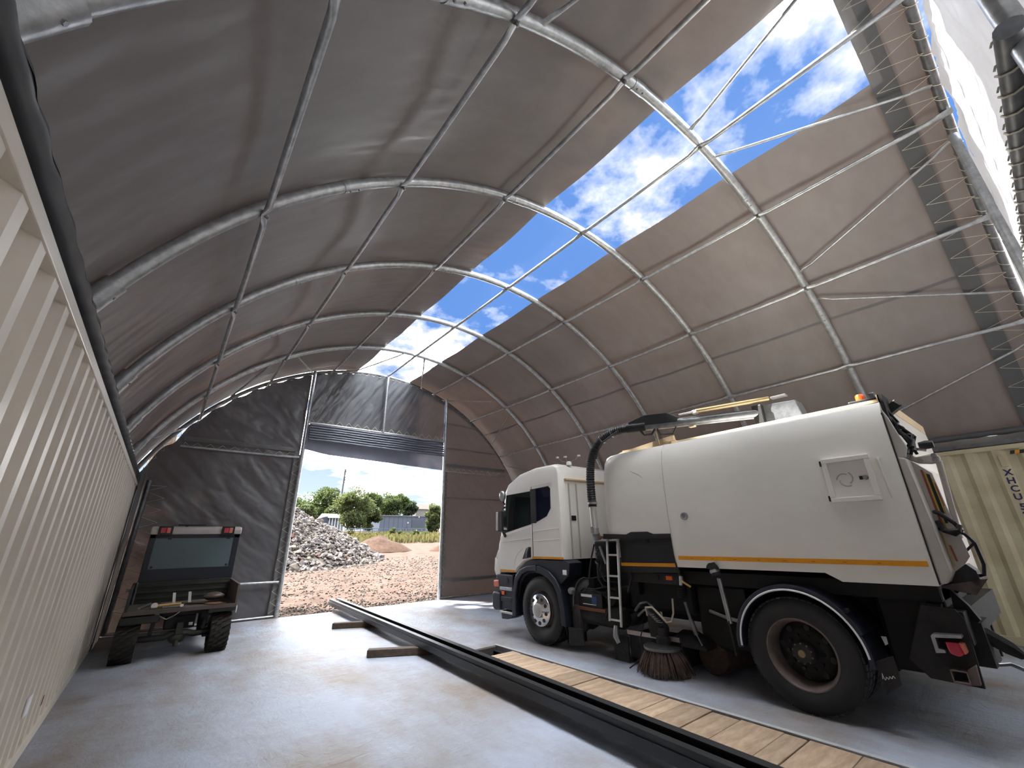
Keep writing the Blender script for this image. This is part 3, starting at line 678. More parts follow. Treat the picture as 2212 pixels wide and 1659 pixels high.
# rear corner fairing and rear wall details
T('rear_wall_rib', MB().box(0.80, 0.83, 3.455, 3.468, 1.25, 2.42).box(0.98, 1.01, 3.455, 3.468, 1.25, 2.42), 'grey_white', bevel=0.008)
T('rear_vent', B(0.84, 0.945, 3.452, 3.472, 1.82, 1.90), 'black_plastic', bevel=0.01)
T('roof_lip', B(0.72, 2.92, 3.42, 3.52, 2.46, 2.50), 'cream_edge', bevel=0.015)
# cab inside
T('dashboard', B(0.72, 2.92, 4.62, 5.02, 1.45, 1.72), 'black_plastic', bevel=0.05)
for sx in (0.85, 1.95):
    s = T('seat', MB().box(sx, sx + 0.5, 3.75, 4.3, 1.30, 1.58), 'black_plastic', bevel=0.05); T('seat_back', MB().box(sx, sx + 0.5, 3.68, 3.85, 1.45, 2.0), 'black_plastic', s, bevel=0.06)
T('steering_wheel', MB().tube([(1.10 + 0.21 * math.cos(a), 4.48 - 0.10 * math.sin(a), 1.83 + 0.18 * math.sin(a)) for a in [2 * PI * k / 20 for k in range(20)]], 0.02, 8, closed=True).tube([(1.10, 4.48, 1.83), (1.10, 4.72, 1.62)], 0.025, 6).tube([(0.90, 4.48, 1.83), (1.30, 4.48, 1.83)], 0.016, 6), 'black_plastic')
T('cab_floor', B(0.72, 2.92, 3.55, 5.05, 1.28, 1.31), 'black_plastic')
# mirrors
mr = T('mirror_housing', B(0.36, 0.46, 4.70, 4.90, 1.67, 2.05), 'black_plastic', bevel=0.04, seg=3)
T('mirror_glass', B(0.375, 0.445, 4.694, 4.70, 1.71, 2.01), 'chrome', mr)
T('mirror_back', B(0.350, 0.37, 4.84, 4.90, 1.70, 2.02), 'grey_white', mr, bevel=0.02)
T('mirror_arm', MB().tube([(0.41, 4.78, 2.03), (0.50, 4.86, 2.10), (0.63, 4.97, 2.12)], 0.02, 8), 'black_plastic', mr)
T('mirror_arm', MB().tube([(0.41, 4.76, 1.68), (0.47, 4.78, 1.61), (0.62, 4.98, 1.60)], 0.026, 8), 'black_plastic', mr)
m2 = T('kerb_mirror', MB().ball((0.48, 4.86, 2.31), (0.06, 0.07, 0.10)), 'steel', smooth=60); T('mirror_stalk', MB().tube([(0.48, 4.88, 2.24), (0.63, 4.98, 2.16)], 0.016, 6), 'black_plastic', m2)
# roof aerial with three small lamps
ae = T('roof_aerial', MB().lathe([(0.0, 0.075), (0.03, 0.07), (0.045, 0.05), (0.05, 0.0)], (0.95, 3.55, 2.74), 'z', 16), 'white_lens', smooth=60)
for dxy in ((-0.10, 0.09), (-0.02, 0.03), (0.09, -0.08)):
    T('aerial_rod', MB().tube([(0.95, 3.55, 2.79), (0.95 + dxy[0] * 0.5, 3.55 + dxy[1] * 1.4, 2.83), (0.95 + dxy[0], 3.55 + dxy[1] * 2, 2.90)], 0.004, 5), 'steel', ae)
    T('aerial_tip', MB().box(0.93 + dxy[0], 0.97 + dxy[0], 3.53 + dxy[1] * 2, 3.57 + dxy[1] * 2, 2.885, 2.91), 'white_lens', ae)

# ---- bumper, steps and front wheel arch
T('front_panel', MB().prism([(5.13, 0.93), (5.13, 1.0), (5.20, 1.2), (5.29, 1.24), (5.31, 1.02), (5.26, 0.93)], XN + 0.01, XF - 0.01), 'white_paint', bevel=0.02)
T('bumper', MB().prism([(4.74, 0.96), (5.22, 0.96), (5.28, 0.80), (5.29, 0.70), (5.12, 0.70), (5.10, 0.40), (4.76, 0.40)], XN + 0.005, XF - 0.005), 'navy_plastic', bevel=0.02)
T('bumper_corner', MB().prism([(5.08, 0.66), (5.30, 0.67), (5.345, 0.60), (5.33, 0.40), (5.26, 0.36), (5.08, 0.38)], XN - 0.02, XF + 0.02), 'navy_plastic', bevel=0.03)
T('bumper_trim', B(XN - 0.012, XN + 0.03, 4.76, 5.12, 0.70, 0.755), 'galvanised', bevel=0.008)
T('bumper_strip', B(XN - 0.006, XN + 0.03, 4.76, 5.10, 0.52, 0.60), 'navy_plastic', bevel=0.01)
T('side_indicator', B(XN - 0.010, XN + 0.01, 4.98, 5.06, 0.625, 0.685), 'orange_lens', bevel=0.008)
T('indicator_lamp', MB().prism([(5.15, 0.74), (5.30, 0.74), (5.31, 0.85), (5.16, 0.86)], XN - 0.008, XN + 0.25), 'pink_lens', bevel=0.02)
T('headlamp', MB().prism([(5.12, 0.96), (5.23, 0.95), (5.30, 1.05), (5.29, 1.22), (5.20, 1.38)], XN + 0.02, XN + 0.30), 'white_lens', bevel=0.02)
T('cab_step', MB().box(XN - 0.015, XN + 0.25, 4.72, 5.11, 0.335, 0.375), 'aluminium', bevel=0.01)
T('step_bracket', MB().prism([(5.10, 0.335), (4.76, 0.335), (4.80, 0.29), (4.92, 0.25), (5.08, 0.24)], XN + 0.01, XN + 0.24), 'navy_plastic', bevel=0.01)
T('fog_lamp_recess', MB().lathe([(0.0, -0.004), (0.05, 0.0), (0.055, 0.02)], (XN - 0.001, 4.92, 0.86), 'x', 14), 'black_plastic')
def arch(inner, outer, x0, x1):
    return MB().prism(outer + inner[::-1], x0, x1)
FO = [(4.745, 0.31), (4.735, 0.65), (4.66, 0.93), (4.52, 1.06), (4.36, 1.115), (4.18, 1.14), (4.02, 1.13), (3.80, 1.06), (3.64, 0.95), (3.54, 0.79), (3.485, 0.55), (3.47, 0.31)]
FI = [(4.64, 0.33), (4.635, 0.63), (4.57, 0.87), (4.46, 0.985), (4.33, 1.03), (4.18, 1.05), (4.03, 1.04), (3.85, 0.98), (3.71, 0.88), (3.625, 0.745), (3.575, 0.53), (3.56, 0.33)]
fa = T('front_wheel_arch', arch(FI, FO, XN - 0.03, XN + 0.36), 'navy_plastic', bevel=0.018)
T('arch_joint', B(XN - 0.034, XN + 0.02, 4.08, 4.10, 1.05, 1.14), 'black_plastic', fa)
T('arch_liner', MB().prism(FI[1:-1] + [(3.64, 0.72), (3.74, 0.86), (3.87, 0.95), (4.03, 1.01), (4.18, 1.02), (4.33, 1.0), (4.43, 0.95), (4.53, 0.85), (4.59, 0.62)], XN + 0.02, XN + 0.55), 'black_plastic', fa)
T('sill_panel', MB().prism([(4.70, 0.96), (4.56, 1.07), (4.40, 1.165), (4.2, 1.215), (3.45, 1.225), (3.35, 1.19), (3.38, 1.02), (3.56, 0.88), (3.8, 1.06), (4.2, 1.14), (4.5, 1.07), (4.66, 0.93)], XN + 0.01, XN + 0.30), 'navy_plastic', bevel=0.01)
T('maker_plate', B(XN + 0.002, XN + 0.012, 3.42, 3.50, 1.02, 1.09), 'sticker_white')

# ---- wheels
def wheel_tyre(y, z, R, x0, x1, name, parent, rr=0.29, lugs=54):
    w = x1 - x0
    prof = [(rr, 0.02 * w), (rr + 0.02, 0.0), (R * 0.70, -0.012), (R * 0.80, -0.018), (R * 0.90, 0.0), (R * 0.955, 0.05 * w), (R * 0.985, 0.11 * w), (R * 0.985, 0.26 * w), (R * 0.965, 0.28 * w), (R * 0.965, 0.33 * w), (R * 0.99, 0.35 * w), (R * 0.99, 0.65 * w), (R * 0.965, 0.67 * w), (R * 0.965, 0.72 * w), (R * 0.985, 0.74 * w), (R * 0.985, 0.89 * w), (R * 0.955, 0.95 * w), (R * 0.9, w), (rr, w)]
    mb = MB().lathe(prof, (x0, y, z), 'x', 64)
    for k in range(lugs):
        a = 2 * PI * (k + 0.5) / lugs
        rad = Vector((0, math.cos(a), math.sin(a))); tan = Vector((0, -math.sin(a), math.cos(a)))
        for f0, f1, off in ((0.07, 0.27, 0), (0.35, 0.65, 0.5), (0.73, 0.93, 0)):
            aa = a + off * PI / lugs; rad = Vector((0, math.cos(aa), math.sin(aa))); tan = Vector((0, -math.sin(aa), math.cos(aa)))
            mb.obox(Vector((x0 + w * (f0 + f1) / 2, y, z)) + rad * R * 0.985, (w * (f1 - f0) / 2, 0, 0), tan * (PI * R / lugs * 0.82), rad * R * 0.015)
    return T(name, mb, 'rubber', parent, smooth=35)
def front_wheel(x0, s, y, name='front_wheel'):
    W = T(name, MB().lathe([(0.0, 0.15), (0.16, 0.15), (0.25, 0.08), (0.275, 0.015), (0.30, 0.0), (0.30, 0.03), (0.28, 0.06), (0.26, 0.2)], (x0 + (0.02 if s > 0 else -0.02), y, 0.485), 'x', 48) if s > 0 else MB().lathe([(0.0, -0.15), (0.16, -0.15), (0.25, -0.08), (0.30, 0.0), (0.26, -0.2)], (x0, y, 0.485), 'x', 40), 'rim_brown', smooth=40)
    wheel_tyre(y, 0.485, 0.485, min(x0, x0 + s * 0.30), max(x0, x0 + s * 0.30), 'tyre', W)
    if s > 0:
        T('wheel_trim', MB().lathe([(0.0, -0.075), (0.11, -0.075), (0.125, -0.065), (0.225, -0.040), (0.24, -0.02), (0.24, 0.07)], (x0, y, 0.485), 'x', 48), 'chrome', W, smooth=40)
        T('trim_cap', MB().lathe([(0.0, -0.095), (0.09, -0.09), (0.11, -0.07)], (x0, y, 0.485), 'x', 32), 'aluminium', W, smooth=40)
        for k in range(10):
            a = 2 * PI * k / 10 + 0.2; c = (x0 - 0.053, y + 0.176 * math.cos(a), 0.485 + 0.176 * math.sin(a))
            T('nut_hole', MB().lathe([(0.0, -0.008), (0.026, -0.008), (0.030, 0.012)], c, 'x', 12), 'black_plastic', W)
    return W
front_wheel(XN + 0.0, 1, 4.03); front_wheel(XF, -1, 4.03)
RWY = 0.36
def rear_wheel(x0, s):
    prof = [(0.255, 0.25), (0.262, 0.10), (0.275, 0.03), (0.292, 0.0), (0.302, 0.0), (0.305, 0.03)]
    if s < 0: prof = [(r, -h) for r, h in prof]
    W = T('rear_wheel', MB().lathe(prof, (x0, RWY, 0.485), 'x', 56), 'rim_brown', smooth=40)
    wheel_tyre(RWY, 0.485, 0.485, min(x0, x0 + s * 0.28), max(x0, x0 + s * 0.28), 'tyre', W)
    wheel_tyre(RWY, 0.485, 0.485, min(x0 + s * 0.33, x0 + s * 0.60), max(x0 + s * 0.33, x0 + s * 0.60), 'tyre', W)
    if s > 0:
        T('wheel_disc', MB().lathe([(0.0, 0.14), (0.17, 0.14), (0.20, 0.16), (0.262, 0.20)], (x0, RWY, 0.485), 'x', 48), 'dirty_black', W, smooth=40)
        T('hub', MB().lathe([(0.0, 0.02), (0.075, 0.025), (0.095, 0.05), (0.10, 0.14)], (x0, RWY, 0.485), 'x', 32), 'dirty_black', W, smooth=40)
        T('hub_cap', MB().lathe([(0.0, 0.005), (0.03, 0.008), (0.034, 0.03)], (x0, RWY, 0.485), 'x', 20), 'gold_rod', W, smooth=40)
        for k in range(10):
            a = 2 * PI * k / 10; T('wheel_nut', MB().tube([(x0 + 0.145, RWY + 0.145 * math.cos(a), 0.485 + 0.145 * math.sin(a)), (x0 + 0.105, RWY + 0.145 * math.cos(a), 0.485 + 0.145 * math.sin(a))], 0.017, 6), 'chassis', W)
            a += 0.3; T('hub_bolt', MB().tube([(x0 + 0.05, RWY + 0.082 * math.cos(a), 0.485 + 0.082 * math.sin(a)), (x0 + 0.028, RWY + 0.082 * math.cos(a), 0.485 + 0.082 * math.sin(a))], 0.008, 6), 'rim_brown', W)
        for k in range(8):
            a = 2 * PI * k / 8 + 0.2; T('disc_hole', MB().lathe([(0.0, 0.0), (0.026, 0.0), (0.03, 0.02)], (x0 + 0.150, RWY + 0.212 * math.cos(a), 0.485 + 0.212 * math.sin(a)), 'x', 12), 'sticker_black', W)
rear_wheel(XN + 0.0, 1); rear_wheel(XF, -1)
T('mid_underbody_fill', B(1.05, 2.7, 0.95, 1.6, 0.30, 0.98), 'chassis', bevel=0.03)  # dark block added so the space under the body reads black
T('underbody_shield', B(1.25, 2.6, -0.2, 0.95, 0.62, 1.0), 'chassis')
T('far_side_shade_panel', MB().box(2.88, 2.96, 0.98, 3.35, 0.22, 1.15), 'chassis')  # unseen panel added to cut light entering under the far side
T('far_rear_shade_panel', MB().box(2.88, 2.96, -0.74, -0.22, 0.30, 1.12), 'chassis')  # unseen panel added behind the far rear wheel to darken the floor
T('rear_axle', MB().tube([(0.9, RWY, 0.485), (2.75, RWY, 0.485)], 0.09, 10).ball((XM, RWY, 0.485), 0.22), 'chassis', smooth=50)
T('front_axle', MB().tube([(0.9, 4.03, 0.44), (2.75, 4.03, 0.44)], 0.07, 10), 'chassis', smooth=50)
# rear mudguard with a white edging
def guard(r, a0, a1, n): return [(RWY - 0.0 + r * math.cos(math.radians(a0 + (a1 - a0) * k / n)), 0.50 + r * math.sin(math.radians(a0 + (a1 - a0) * k / n))) for k in range(n + 1)]
rg = T('rear_mudguard', MB().prism(guard(0.585, -4, 158, 30) + guard(0.525, -4, 158, 30)[::-1], XN - 0.02, XN + 0.62), 'navy_plastic', bevel=0.012)
T('guard_edging', MB().tube([(XN - 0.022, y, z) for y, z in guard(0.538, -2, 176, 36)], 0.009, 6), 'sticker_white', rg)
T('guard_lip', MB().prism(guard(0.565, 158, 184, 8) + guard(0.525, 158, 184, 8)[::-1], XN - 0.02, XN + 0.45), 'navy_plastic', rg, bevel=0.008)
T('guard_bolt', MB().tube([(XN - 0.03, -0.10, 0.90), (XN + 0.02, -0.10, 0.90)], 0.02, 8), 'chassis', rg)
T('rear_mudflap', MB().prism([(-0.20, 0.52), (-0.33, 0.58), (-0.34, 0.38), (-0.22, 0.29)], XN + 0.02, XN + 0.05), 'dirty_black', label='dark mudflap with a white script mark')
T('flap_script', MB().tube([(XN + 0.016, -0.222 - 0.0055 * k, 0.40 + 0.002 * k + (0.03 if k == 1 else 0.0) + 0.011 * math.sin(k * 1.5)) for k in range(17)], 0.0022, 4), 'sticker_white')
T('front_mudflap', MB().prism([(3.55, 0.31), (3.22, 0.31), (3.20, 0.12), (3.47, 0.07), (3.52, 0.09)], XN + 0.06, XN + 0.08).box(XN + 0.06, XN + 0.45, 3.50, 3.53, 0.07, 0.34), 'dirty_black')

# ---- chassis, tanks and running gear below the body
T('chassis_rail', MB().box(1.38, 1.46, -0.75, 5.0, 0.74, 1.0).box(2.18, 2.26, -0.75, 5.0, 0.74, 1.0), 'chassis')
for y in (-0.7, 0.9, 2.3, 3.1): T('cross_member', B(0.85, 2.8, y, y + 0.1, 0.82, 0.98), 'chassis')
T('subframe', B(0.85, 2.85, -0.72, 2.6, 1.0, 1.14), 'chassis')
T('engine_block', B(1.3, 2.4, 2.6, 5.0, 0.5, 1.2), 'chassis', bevel=0.05)
T('auxiliary_engine', B(0.95, 2.8, 1.6, 2.55, 0.62, 1.5), 'chassis', bevel=0.05)
T('front_tank', MB().loft([[(0.98 + 0.25 * math.cos(a) * q, y, 0.60 + 0.34 * math.sin(a) * q) for a in [2 * PI * k / 20 for k in range(20)]] for y, q in ((3.56, 0.9), (3.53, 1), (3.30, 1), (3.24, 0.9))]), 'dirty_black', smooth=40)
T('tank_band', MB().tube([(0.98 + 0.27 * math.cos(a), 3.42, 0.60 + 0.36 * math.sin(a)) for a in [2 * PI * k / 20 for k in range(20)]], 0.014, 6, closed=True), 'galvanised_dark')
T('filter_can', MB().lathe([(0.0, 0.0), (0.10, 0.0), (0.11, 0.03), (0.11, 0.30), (0.06, 0.36)], (0.78, 3.36, 0.26), 'z', 18), 'dirty_black', smooth=40)
T('tank_lamp', MB().lathe([(0.0, -0.03), (0.04, -0.028), (0.05, 0.0), (0.05, 0.04)], (0.66, 3.40, 0.80), 'x', 16), 'steel', smooth=40)
bt = T('battery', B(0.72, 1.0, 2.86, 3.32, 0.60, 0.79), 'sticker_black', bevel=0.01)
T('battery_label', B(0.716, 0.722, 2.95, 3.05, 0.65, 0.75), 'sticker_blue', bt); T('battery_label', B(0.713, 0.718, 3.04, 3.25, 0.735, 0.77), 'sticker_white', bt)
T('battery_label_line', B(0.713, 0.718, 2.97, 3.22, 0.638, 0.645), 'sticker_white', bt)
T('battery_lead', MB().tube([(0.75, 3.28, 0.80), (0.72, 3.18, 0.85), (0.74, 3.0, 0.84), (0.8, 2.85, 0.88)], 0.014, 6).tube([(0.76, 3.2, 0.80), (0.70, 3.05, 0.83), (0.73, 2.9, 0.82), (0.8, 2.75, 0.7)], 0.012, 6), 'black_plastic', bt)
T('battery_tray', B(0.70, 1.05, 2.80, 3.36, 0.56, 0.60), 'rust')
T('air_tank', MB().lathe([(0.0, -0.03), (0.10, 0.0), (0.13, 0.05), (0.13, 0.5), (0.10, 0.55)], (0.80, 2.78, 0.74), 'x', 20), 'dirty_black', smooth=40)
T('lower_tank', MB().lathe([(0.0, 0.0), (0.11, 0.02), (0.14, 0.06), (0.14, 0.75), (0.0, 0.8)], (0.86, 2.55, 0.50), 'y', 18), 'dirty_black', smooth=40)
T('lower_hose', MB().tube([(0.72, 2.74, 0.62), (0.70, 2.80, 0.50), (0.74, 2.92, 0.48), (0.8, 3.02, 0.50)], 0.016, 6), 'dirty_black')
vb = T('valve_block', B(0.72, 1.0, 2.70, 2.92, 1.02, 1.50), 'dirty_black', bevel=0.02)
T('valve_lever', MB().bar((0.70, 2.80, 1.43), (0.69, 2.70, 1.20), 0.02, 0.035), 'steel', vb)
for z in (1.38, 1.30, 1.22): T('valve_tap', MB().tube([(0.72, 2.86, z), (0.66, 2.86, z), (0.66, 2.84, z - 0.03)], 0.012, 6), 'steel', vb)
T('hanging_hose', MB().tube([(0.70, 2.90, 1.46), (0.66, 2.93, 1.3), (0.64, 2.97, 1.12), (0.64, 3.0, 1.0)], 0.013, 6), 'black_plastic')
T('hydraulic_hose', MB().tube([(0.70, 2.84, 1.22), (0.68, 2.86, 1.0), (0.70, 2.80, 0.90), (0.80, 2.66, 0.86)], 0.016, 6).tube([(0.72, 2.78, 1.3), (0.66, 2.80, 1.1), (0.68, 2.74, 0.98), (0.8, 2.6, 0.95)], 0.014, 6), 'black_plastic')

# ---- hopper: lofted shell with rounded shoulders
def hsec(y, zb_, zt=2.745, inset=0.0):
    L = [(0.62, zb_), (0.595, 1.35), (0.575, 1.75), (0.575, 2.15), (0.60, 2.45), (0.64, 2.62), (0.71, 2.715), (0.84, zt), (1.30, zt + 0.03)]
    L = [(x + inset, max(z - inset * 0.5 * (1 if z > 2 else 0), zb_)) for x, z in L]
    return [(x, y, z) for x, z in L] + [(2 * XM - x, y, z) for x, z in L[::-1]]
HS = [(-0.77, 1.14), (-0.12, 1.135), (0.0, 1.205), (1.535, 1.20)]
hop = T('hopper_body', MB().loft([hsec(y, z) for y, z in HS]), 'hopper_paint', smooth=40)
FS = [(1.54, 1.565, 0), (2.30, 1.565, 0), (2.46, 1.565, 0.015), (2.56, 1.58, 0.05), (2.62, 1.62, 0.12)]
wtank = T('water_tank', MB().loft([hsec(y, z, 2.745, i) for y, z, i in FS]), 'hopper_paint', smooth=40)
T('tank_seam', MB().tube([(x - 0.001, 1.538, z) for x, y, z in hsec(0, 1.2)[:9]], 0.006, 5), 'grey_white')
T('underside_lip', MB().prism([(2.62, 1.60), (2.22, 1.585), (2.14, 1.615), (1.88, 1.615), (1.80, 1.585), (1.55, 1.585), (1.55, 1.53), (2.62, 1.53)], 0.585, 0.66), 'sticker_black')
T('hopper_top_edge', MB().bar((0.80, -0.76, 2.752), (0.80, 1.46, 2.738), 0.05, 0.030), 'cream_edge', hop, bevel=0.006)
T('tank_top_plate', MB().prism([(2.40, 2.76), (1.50, 2.86), (1.46, 2.86), (1.44, 2.74), (2.40, 2.73)], 0.86, 0.88).box(0.88, 1.6, 1.45, 2.35, 2.74, 2.79), 'cream_edge', wtank)
T('boom_rest', MB().tube([(0.84, 1.68, 2.76), (0.83, 1.70, 2.95)], 0.012, 6).box(0.82, 0.85, 1.45, 1.60, 2.78, 2.84), 'cream_edge', wtank)
T('hopper_stripe', B(0.592, 0.606, -0.75, 1.49, 1.285, 1.328), 'orange_tape', hop)
for y in [1.3 - 0.25 * k for k in range(8)]: T('stripe_mark', B(0.590, 0.593, y, y + 0.03, 1.303, 1.306), 'sticker_black', hop)
T('strut_recess', MB().prism(seg((1.09, 1.195), 0.068, 0, 180, 10), 0.590, 0.66), 'sticker_black', hop)
# inspection hatch
HX = 0.576
hatch = T('inspection_hatch', MB().prism([(-0.225, 1.825), (-0.60, 1.825), (-0.60, 2.235), (-0.225, 2.235)], HX - 0.010, HX + 0.02), 'white_paint', bevel=0.004, label='square inspection hatch on the hopper side')
for a in ((-0.60, -0.225, 1.825, 1.868), (-0.60, -0.225, 2.192, 2.235), (-0.60, -0.557, 1.868, 2.192), (-0.268, -0.225, 1.868, 2.192)):
    T('hatch_frame', B(HX - 0.048, HX - 0.008, *a), 'white_paint', hatch, bevel=0.006)
for z in (1.84, 2.17): T('hatch_hinge', B(HX - 0.03, HX + 0.01, -0.225, -0.205, z, z + 0.05), 'chassis', hatch, bevel=0.004)
T('hatch_lock', MB().lathe([(0.0, -0.035), (0.016, -0.035), (0.02, -0.03), (0.02, 0.0)], (HX - 0.01, -0.53, 2.03), 'x', 14), 'steel', hatch, smooth=40)
T('lock_key', B(HX - 0.030, HX - 0.012, -0.51, -0.485, 2.015, 2.045), 'chassis', hatch)
for k in range(3):
    a0 = 2 * PI * k / 3; pts = []
    for j in range(13):
        a = a0 + 2.0 * j / 12; r = 0.068 - 0.022 * j / 12
        pts.append((HX - 0.011, -0.375 + r * math.cos(a), 2.03 + r * math.sin(a)))
    T('hatch_emblem', MB().tube(pts, 0.006, 5), 'grey_white', hatch)
T('prop_rod', MB().tube([(0.572, -0.655, 2.19), (0.562, -0.655, 2.17), (0.562, -0.668, 1.88), (0.570, -0.67, 1.84)], [0.016, 0.009, 0.008, 0.009], 8), 'white_paint', hop)
T('filler_plug', MB().lathe([(0.0, -0.022), (0.022, -0.022), (0.026, -0.03), (0.042, -0.025), (0.046, 0.01)], (0.572, 1.315, 1.78), 'x', 20), 'steel', hop, smooth=35)
T('scratch_mark', MB().tube([(0.5985, 2.05, 2.42), (0.592, 1.93, 2.36), (0.588, 1.80, 2.27)], 0.0022, 4), 'chassis', wtank)

# ---- tail door and rear fittings
td = T('tail_door', MB().prism([(-0.775, 2.19), (-0.83, 2.17), (-0.855, 1.62), (-0.865, 1.24), (-0.82, 1.16), (-0.775, 1.15)], 0.64, 0.97), 'grey_white', bevel=0.012)
SHP = [(-0.80, 2.20), (-0.94, 2.04), (-0.955, 1.75), (-0.985, 1.36), (-0.94, 1.30), (-0.84, 1.22), (-0.80, 1.24)]
T('door_shell', MB().loft([[(x, -0.80 + (y + 0.80) * q, z) for y, z in SHP] for x, q in ((0.84, 1.0), (0.95, 0.9), (1.15, 0.42), (1.45, 0.08))]), 'grey_white', td, bevel=0.01)
T('door_sheet', B(0.97, 2.98, -0.785, -0.772, 1.15, 2.19), 'grey_white', td)
T('door_gap', B(0.63, 0.66, -0.776, -0.768, 1.15, 2.6), 'sticker_black', td)
for y0, y1, m, z0, z1 in ((-0.872, -0.886, 'sticker_red', 1.55, 2.08), (-0.888, -0.900, 'sticker_yellow', 1.56, 2.06), (-0.902, -0.920, 'sticker_black', 1.62, 2.04), (-0.922, -0.930, 'sticker_yellow', 1.70, 2.0), (-0.862, -0.870, 'sticker_yellow', 1.28, 1.55), (-0.884, -0.896, 'sticker_red', 1.32, 1.45), (-0.932, -0.938, 'sticker_red', 1.76, 1.96)):
    T('warning_stripe', MB().prism([(y0, z1), (y1, z1 - 0.01), (y1 - 0.008, z0), (y0 - 0.008, z0)], 0.832, 0.841), m, td)
T('corner_bracket', MB().prism([(-0.775, 2.64), (-0.80, 2.56), (-0.83, 2.40), (-0.86, 2.27), (-0.83, 2.18), (-0.775, 2.18)], 0.66, 0.70), 'grey_white', td, bevel=0.006)
hl = T('hinge_link', MB().prism([(-0.74, 2.30), (-0.83, 2.25), (-0.86, 2.20), (-0.99, 2.215), (-1.02, 2.18), (-1.01, 2.13), (-0.95, 2.125), (-0.87, 2.14), (-0.80, 2.19), (-0.74, 2.20)], 0.90, 0.95), 'grey_white', td, bevel=0.012)
for y, z in ((-0.815, 2.215), (-0.885, 2.165), (-0.985, 2.195), (-0.985, 2.155)): T('link_pin', MB().tube([(0.885, y, z), (0.905, y, z)], 0.020, 10), 'steel', hl)
T('lift_ram', MB().tube([(0.93, -1.0, 2.15), (0.95, -0.985, 1.95), (0.97, -0.965, 1.70), (1.0, -0.945, 1.50)], 0.022, 10), 'grey_white', td, smooth=50)
T('ram_rod', MB().tube([(0.95, -0.80, 2.305), (0.93, -0.95, 2.25)], 0.014, 8), 'chrome', td)
T('rear_lamp', MB().lathe([(0.0, -0.05), (0.035, -0.05), (0.04, 0.0), (0.03, 0.05)], (1.0, -0.95, 2.31), 'y', 14), 'black_plastic', td, smooth=40)
T('cable_loop', MB().tube([(0.86, -0.86, 1.72), (0.80, -0.90, 1.70), (0.80, -0.97, 1.62), (0.82, -0.99, 1.56), (0.80, -0.95, 1.53), (0.78, -0.89, 1.56), (0.80, -0.87, 1.64)], 0.018, 8), 'black_plastic', td)
T('cable_loop', MB().tube([(0.82, -0.87, 1.58), (0.78, -0.92, 1.55), (0.78, -0.98, 1.56), (0.80, -0.99, 1.60)], 0.022, 8), 'black_plastic', td)
T('grab_handle', MB().tube([(0.86, -0.955, 1.56), (0.86, -1.00, 1.53), (0.88, -1.035, 1.46), (0.90, -1.04, 1.30), (0.90, -1.02, 1.22), (0.92, -0.98, 1.21)], 0.013, 8).tube([(0.88, -1.03, 1.46), (0.87, -0.97, 1.40)], 0.010, 6), 'navy_plastic', td)
T('outlet_chute', MB().add([(0.75, -0.76, 1.135), (2.2, -0.76, 1.135), (1.9, -0.94, 1.17), (0.92, -1.03, 1.19), (0.75, -0.76, 1.120), (2.2, -0.76, 1.120), (1.6, -0.90, 1.10), (0.84, -0.94, 1.07)], [(0, 1, 2, 3), (7, 6, 5, 4), (0, 4, 5, 1), (3, 2, 6, 7), (0, 3, 7, 4), (1, 5, 6, 2)]), 'steel_groove', td)
T('chute_seal', MB().prism([(-0.80, 1.22), (-0.94, 1.30), (-0.985, 1.25), (-0.99, 1.19), (-0.80, 1.14)], 0.86, 1.05), 'black_plastic', td)
cb = T('cable_bundle', MB(), 'black_plastic') if False else None
mb = MB(); rnd = random.Random(5)
for k in range(9):
    p = [(0.78 + 0.02 * k, -0.775 - rnd.uniform(0, 0.03), 2.66 - 0.015 * k)]
    for (y, z) in ((-0.80, 2.55), (-0.84, 2.46), (-0.88, 2.36), (-0.86, 2.26)): p.append((0.80 + rnd.uniform(-0.05, 0.12), y + rnd.uniform(-0.035, 0.03), z + rnd.uniform(-0.04, 0.04)))
    mb.tube(p, rnd.uniform(0.007, 0.014), 6)
T('cable_bundle', mb, 'black_plastic', smooth=60)
T('rear_camera', MB().obox((0.98, -0.82, 2.70), (0.05, 0, 0), (0, 0.055, -0.035), (0, 0.02, 0.035)), 'black_plastic', bevel=0.008)
T('camera_bracket', B(0.74, 1.0, -0.80, -0.765, 2.56, 2.80), 'dirty_black')
T('end_upstand', B(0.74, 2.9, -0.775, -0.755, 2.70, 2.80), 'cream_edge')
T('beacon', MB().lathe([(0.040, 0.0), (0.040, 0.055), (0.033, 0.068), (0.0, 0.072)], (0.88, -0.615, 2.800), 'z', 18), 'orange_lens', smooth=40)
T('beacon_base', MB().box(0.80, 1.0, -0.75, -0.52, 2.765, 2.80), 'black_plastic', bevel=0.01)
T('work_lamp', B(0.90, 0.97, -0.73, -0.675, 2.80, 2.875), 'galvanised_dark', bevel=0.01)

# tail plate, lamps and tow hitch
tp_ = T('tail_plate', MB().prism([(-0.42, 0.57), (-0.60, 0.98), (-0.80, 0.97), (-0.84, 0.90), (-0.82, 0.44), (-0.52, 0.45)], 0.70, 0.73), 'dirty_black')
T('rear_underbody', B(0.95, 2.85, -0.72, -0.24, 0.42, 1.12), 'chassis', bevel=0.03)
T('rear_beam', B(0.72, 2.95, -0.84, -0.70, 0.72, 0.95), 'dirty_black')
tlh = T('tail_lamp_housing', MB().prism([(-0.62, 0.655), (-0.62, 0.775), (-0.635, 0.79), (-0.80, 0.80), (-0.80, 0.78), (-0.645, 0.765), (-0.645, 0.69), (-0.68, 0.685), (-0.68, 0.665)], 0.60, 0.72), 'steel', bevel=0.003)
T('tail_lamp', MB().prism([(-0.69, 0.745), (-0.77, 0.745), (-0.785, 0.67), (-0.75, 0.645), (-0.70, 0.66)], 0.605, 0.70), 'red_lens', tlh, bevel=0.012)
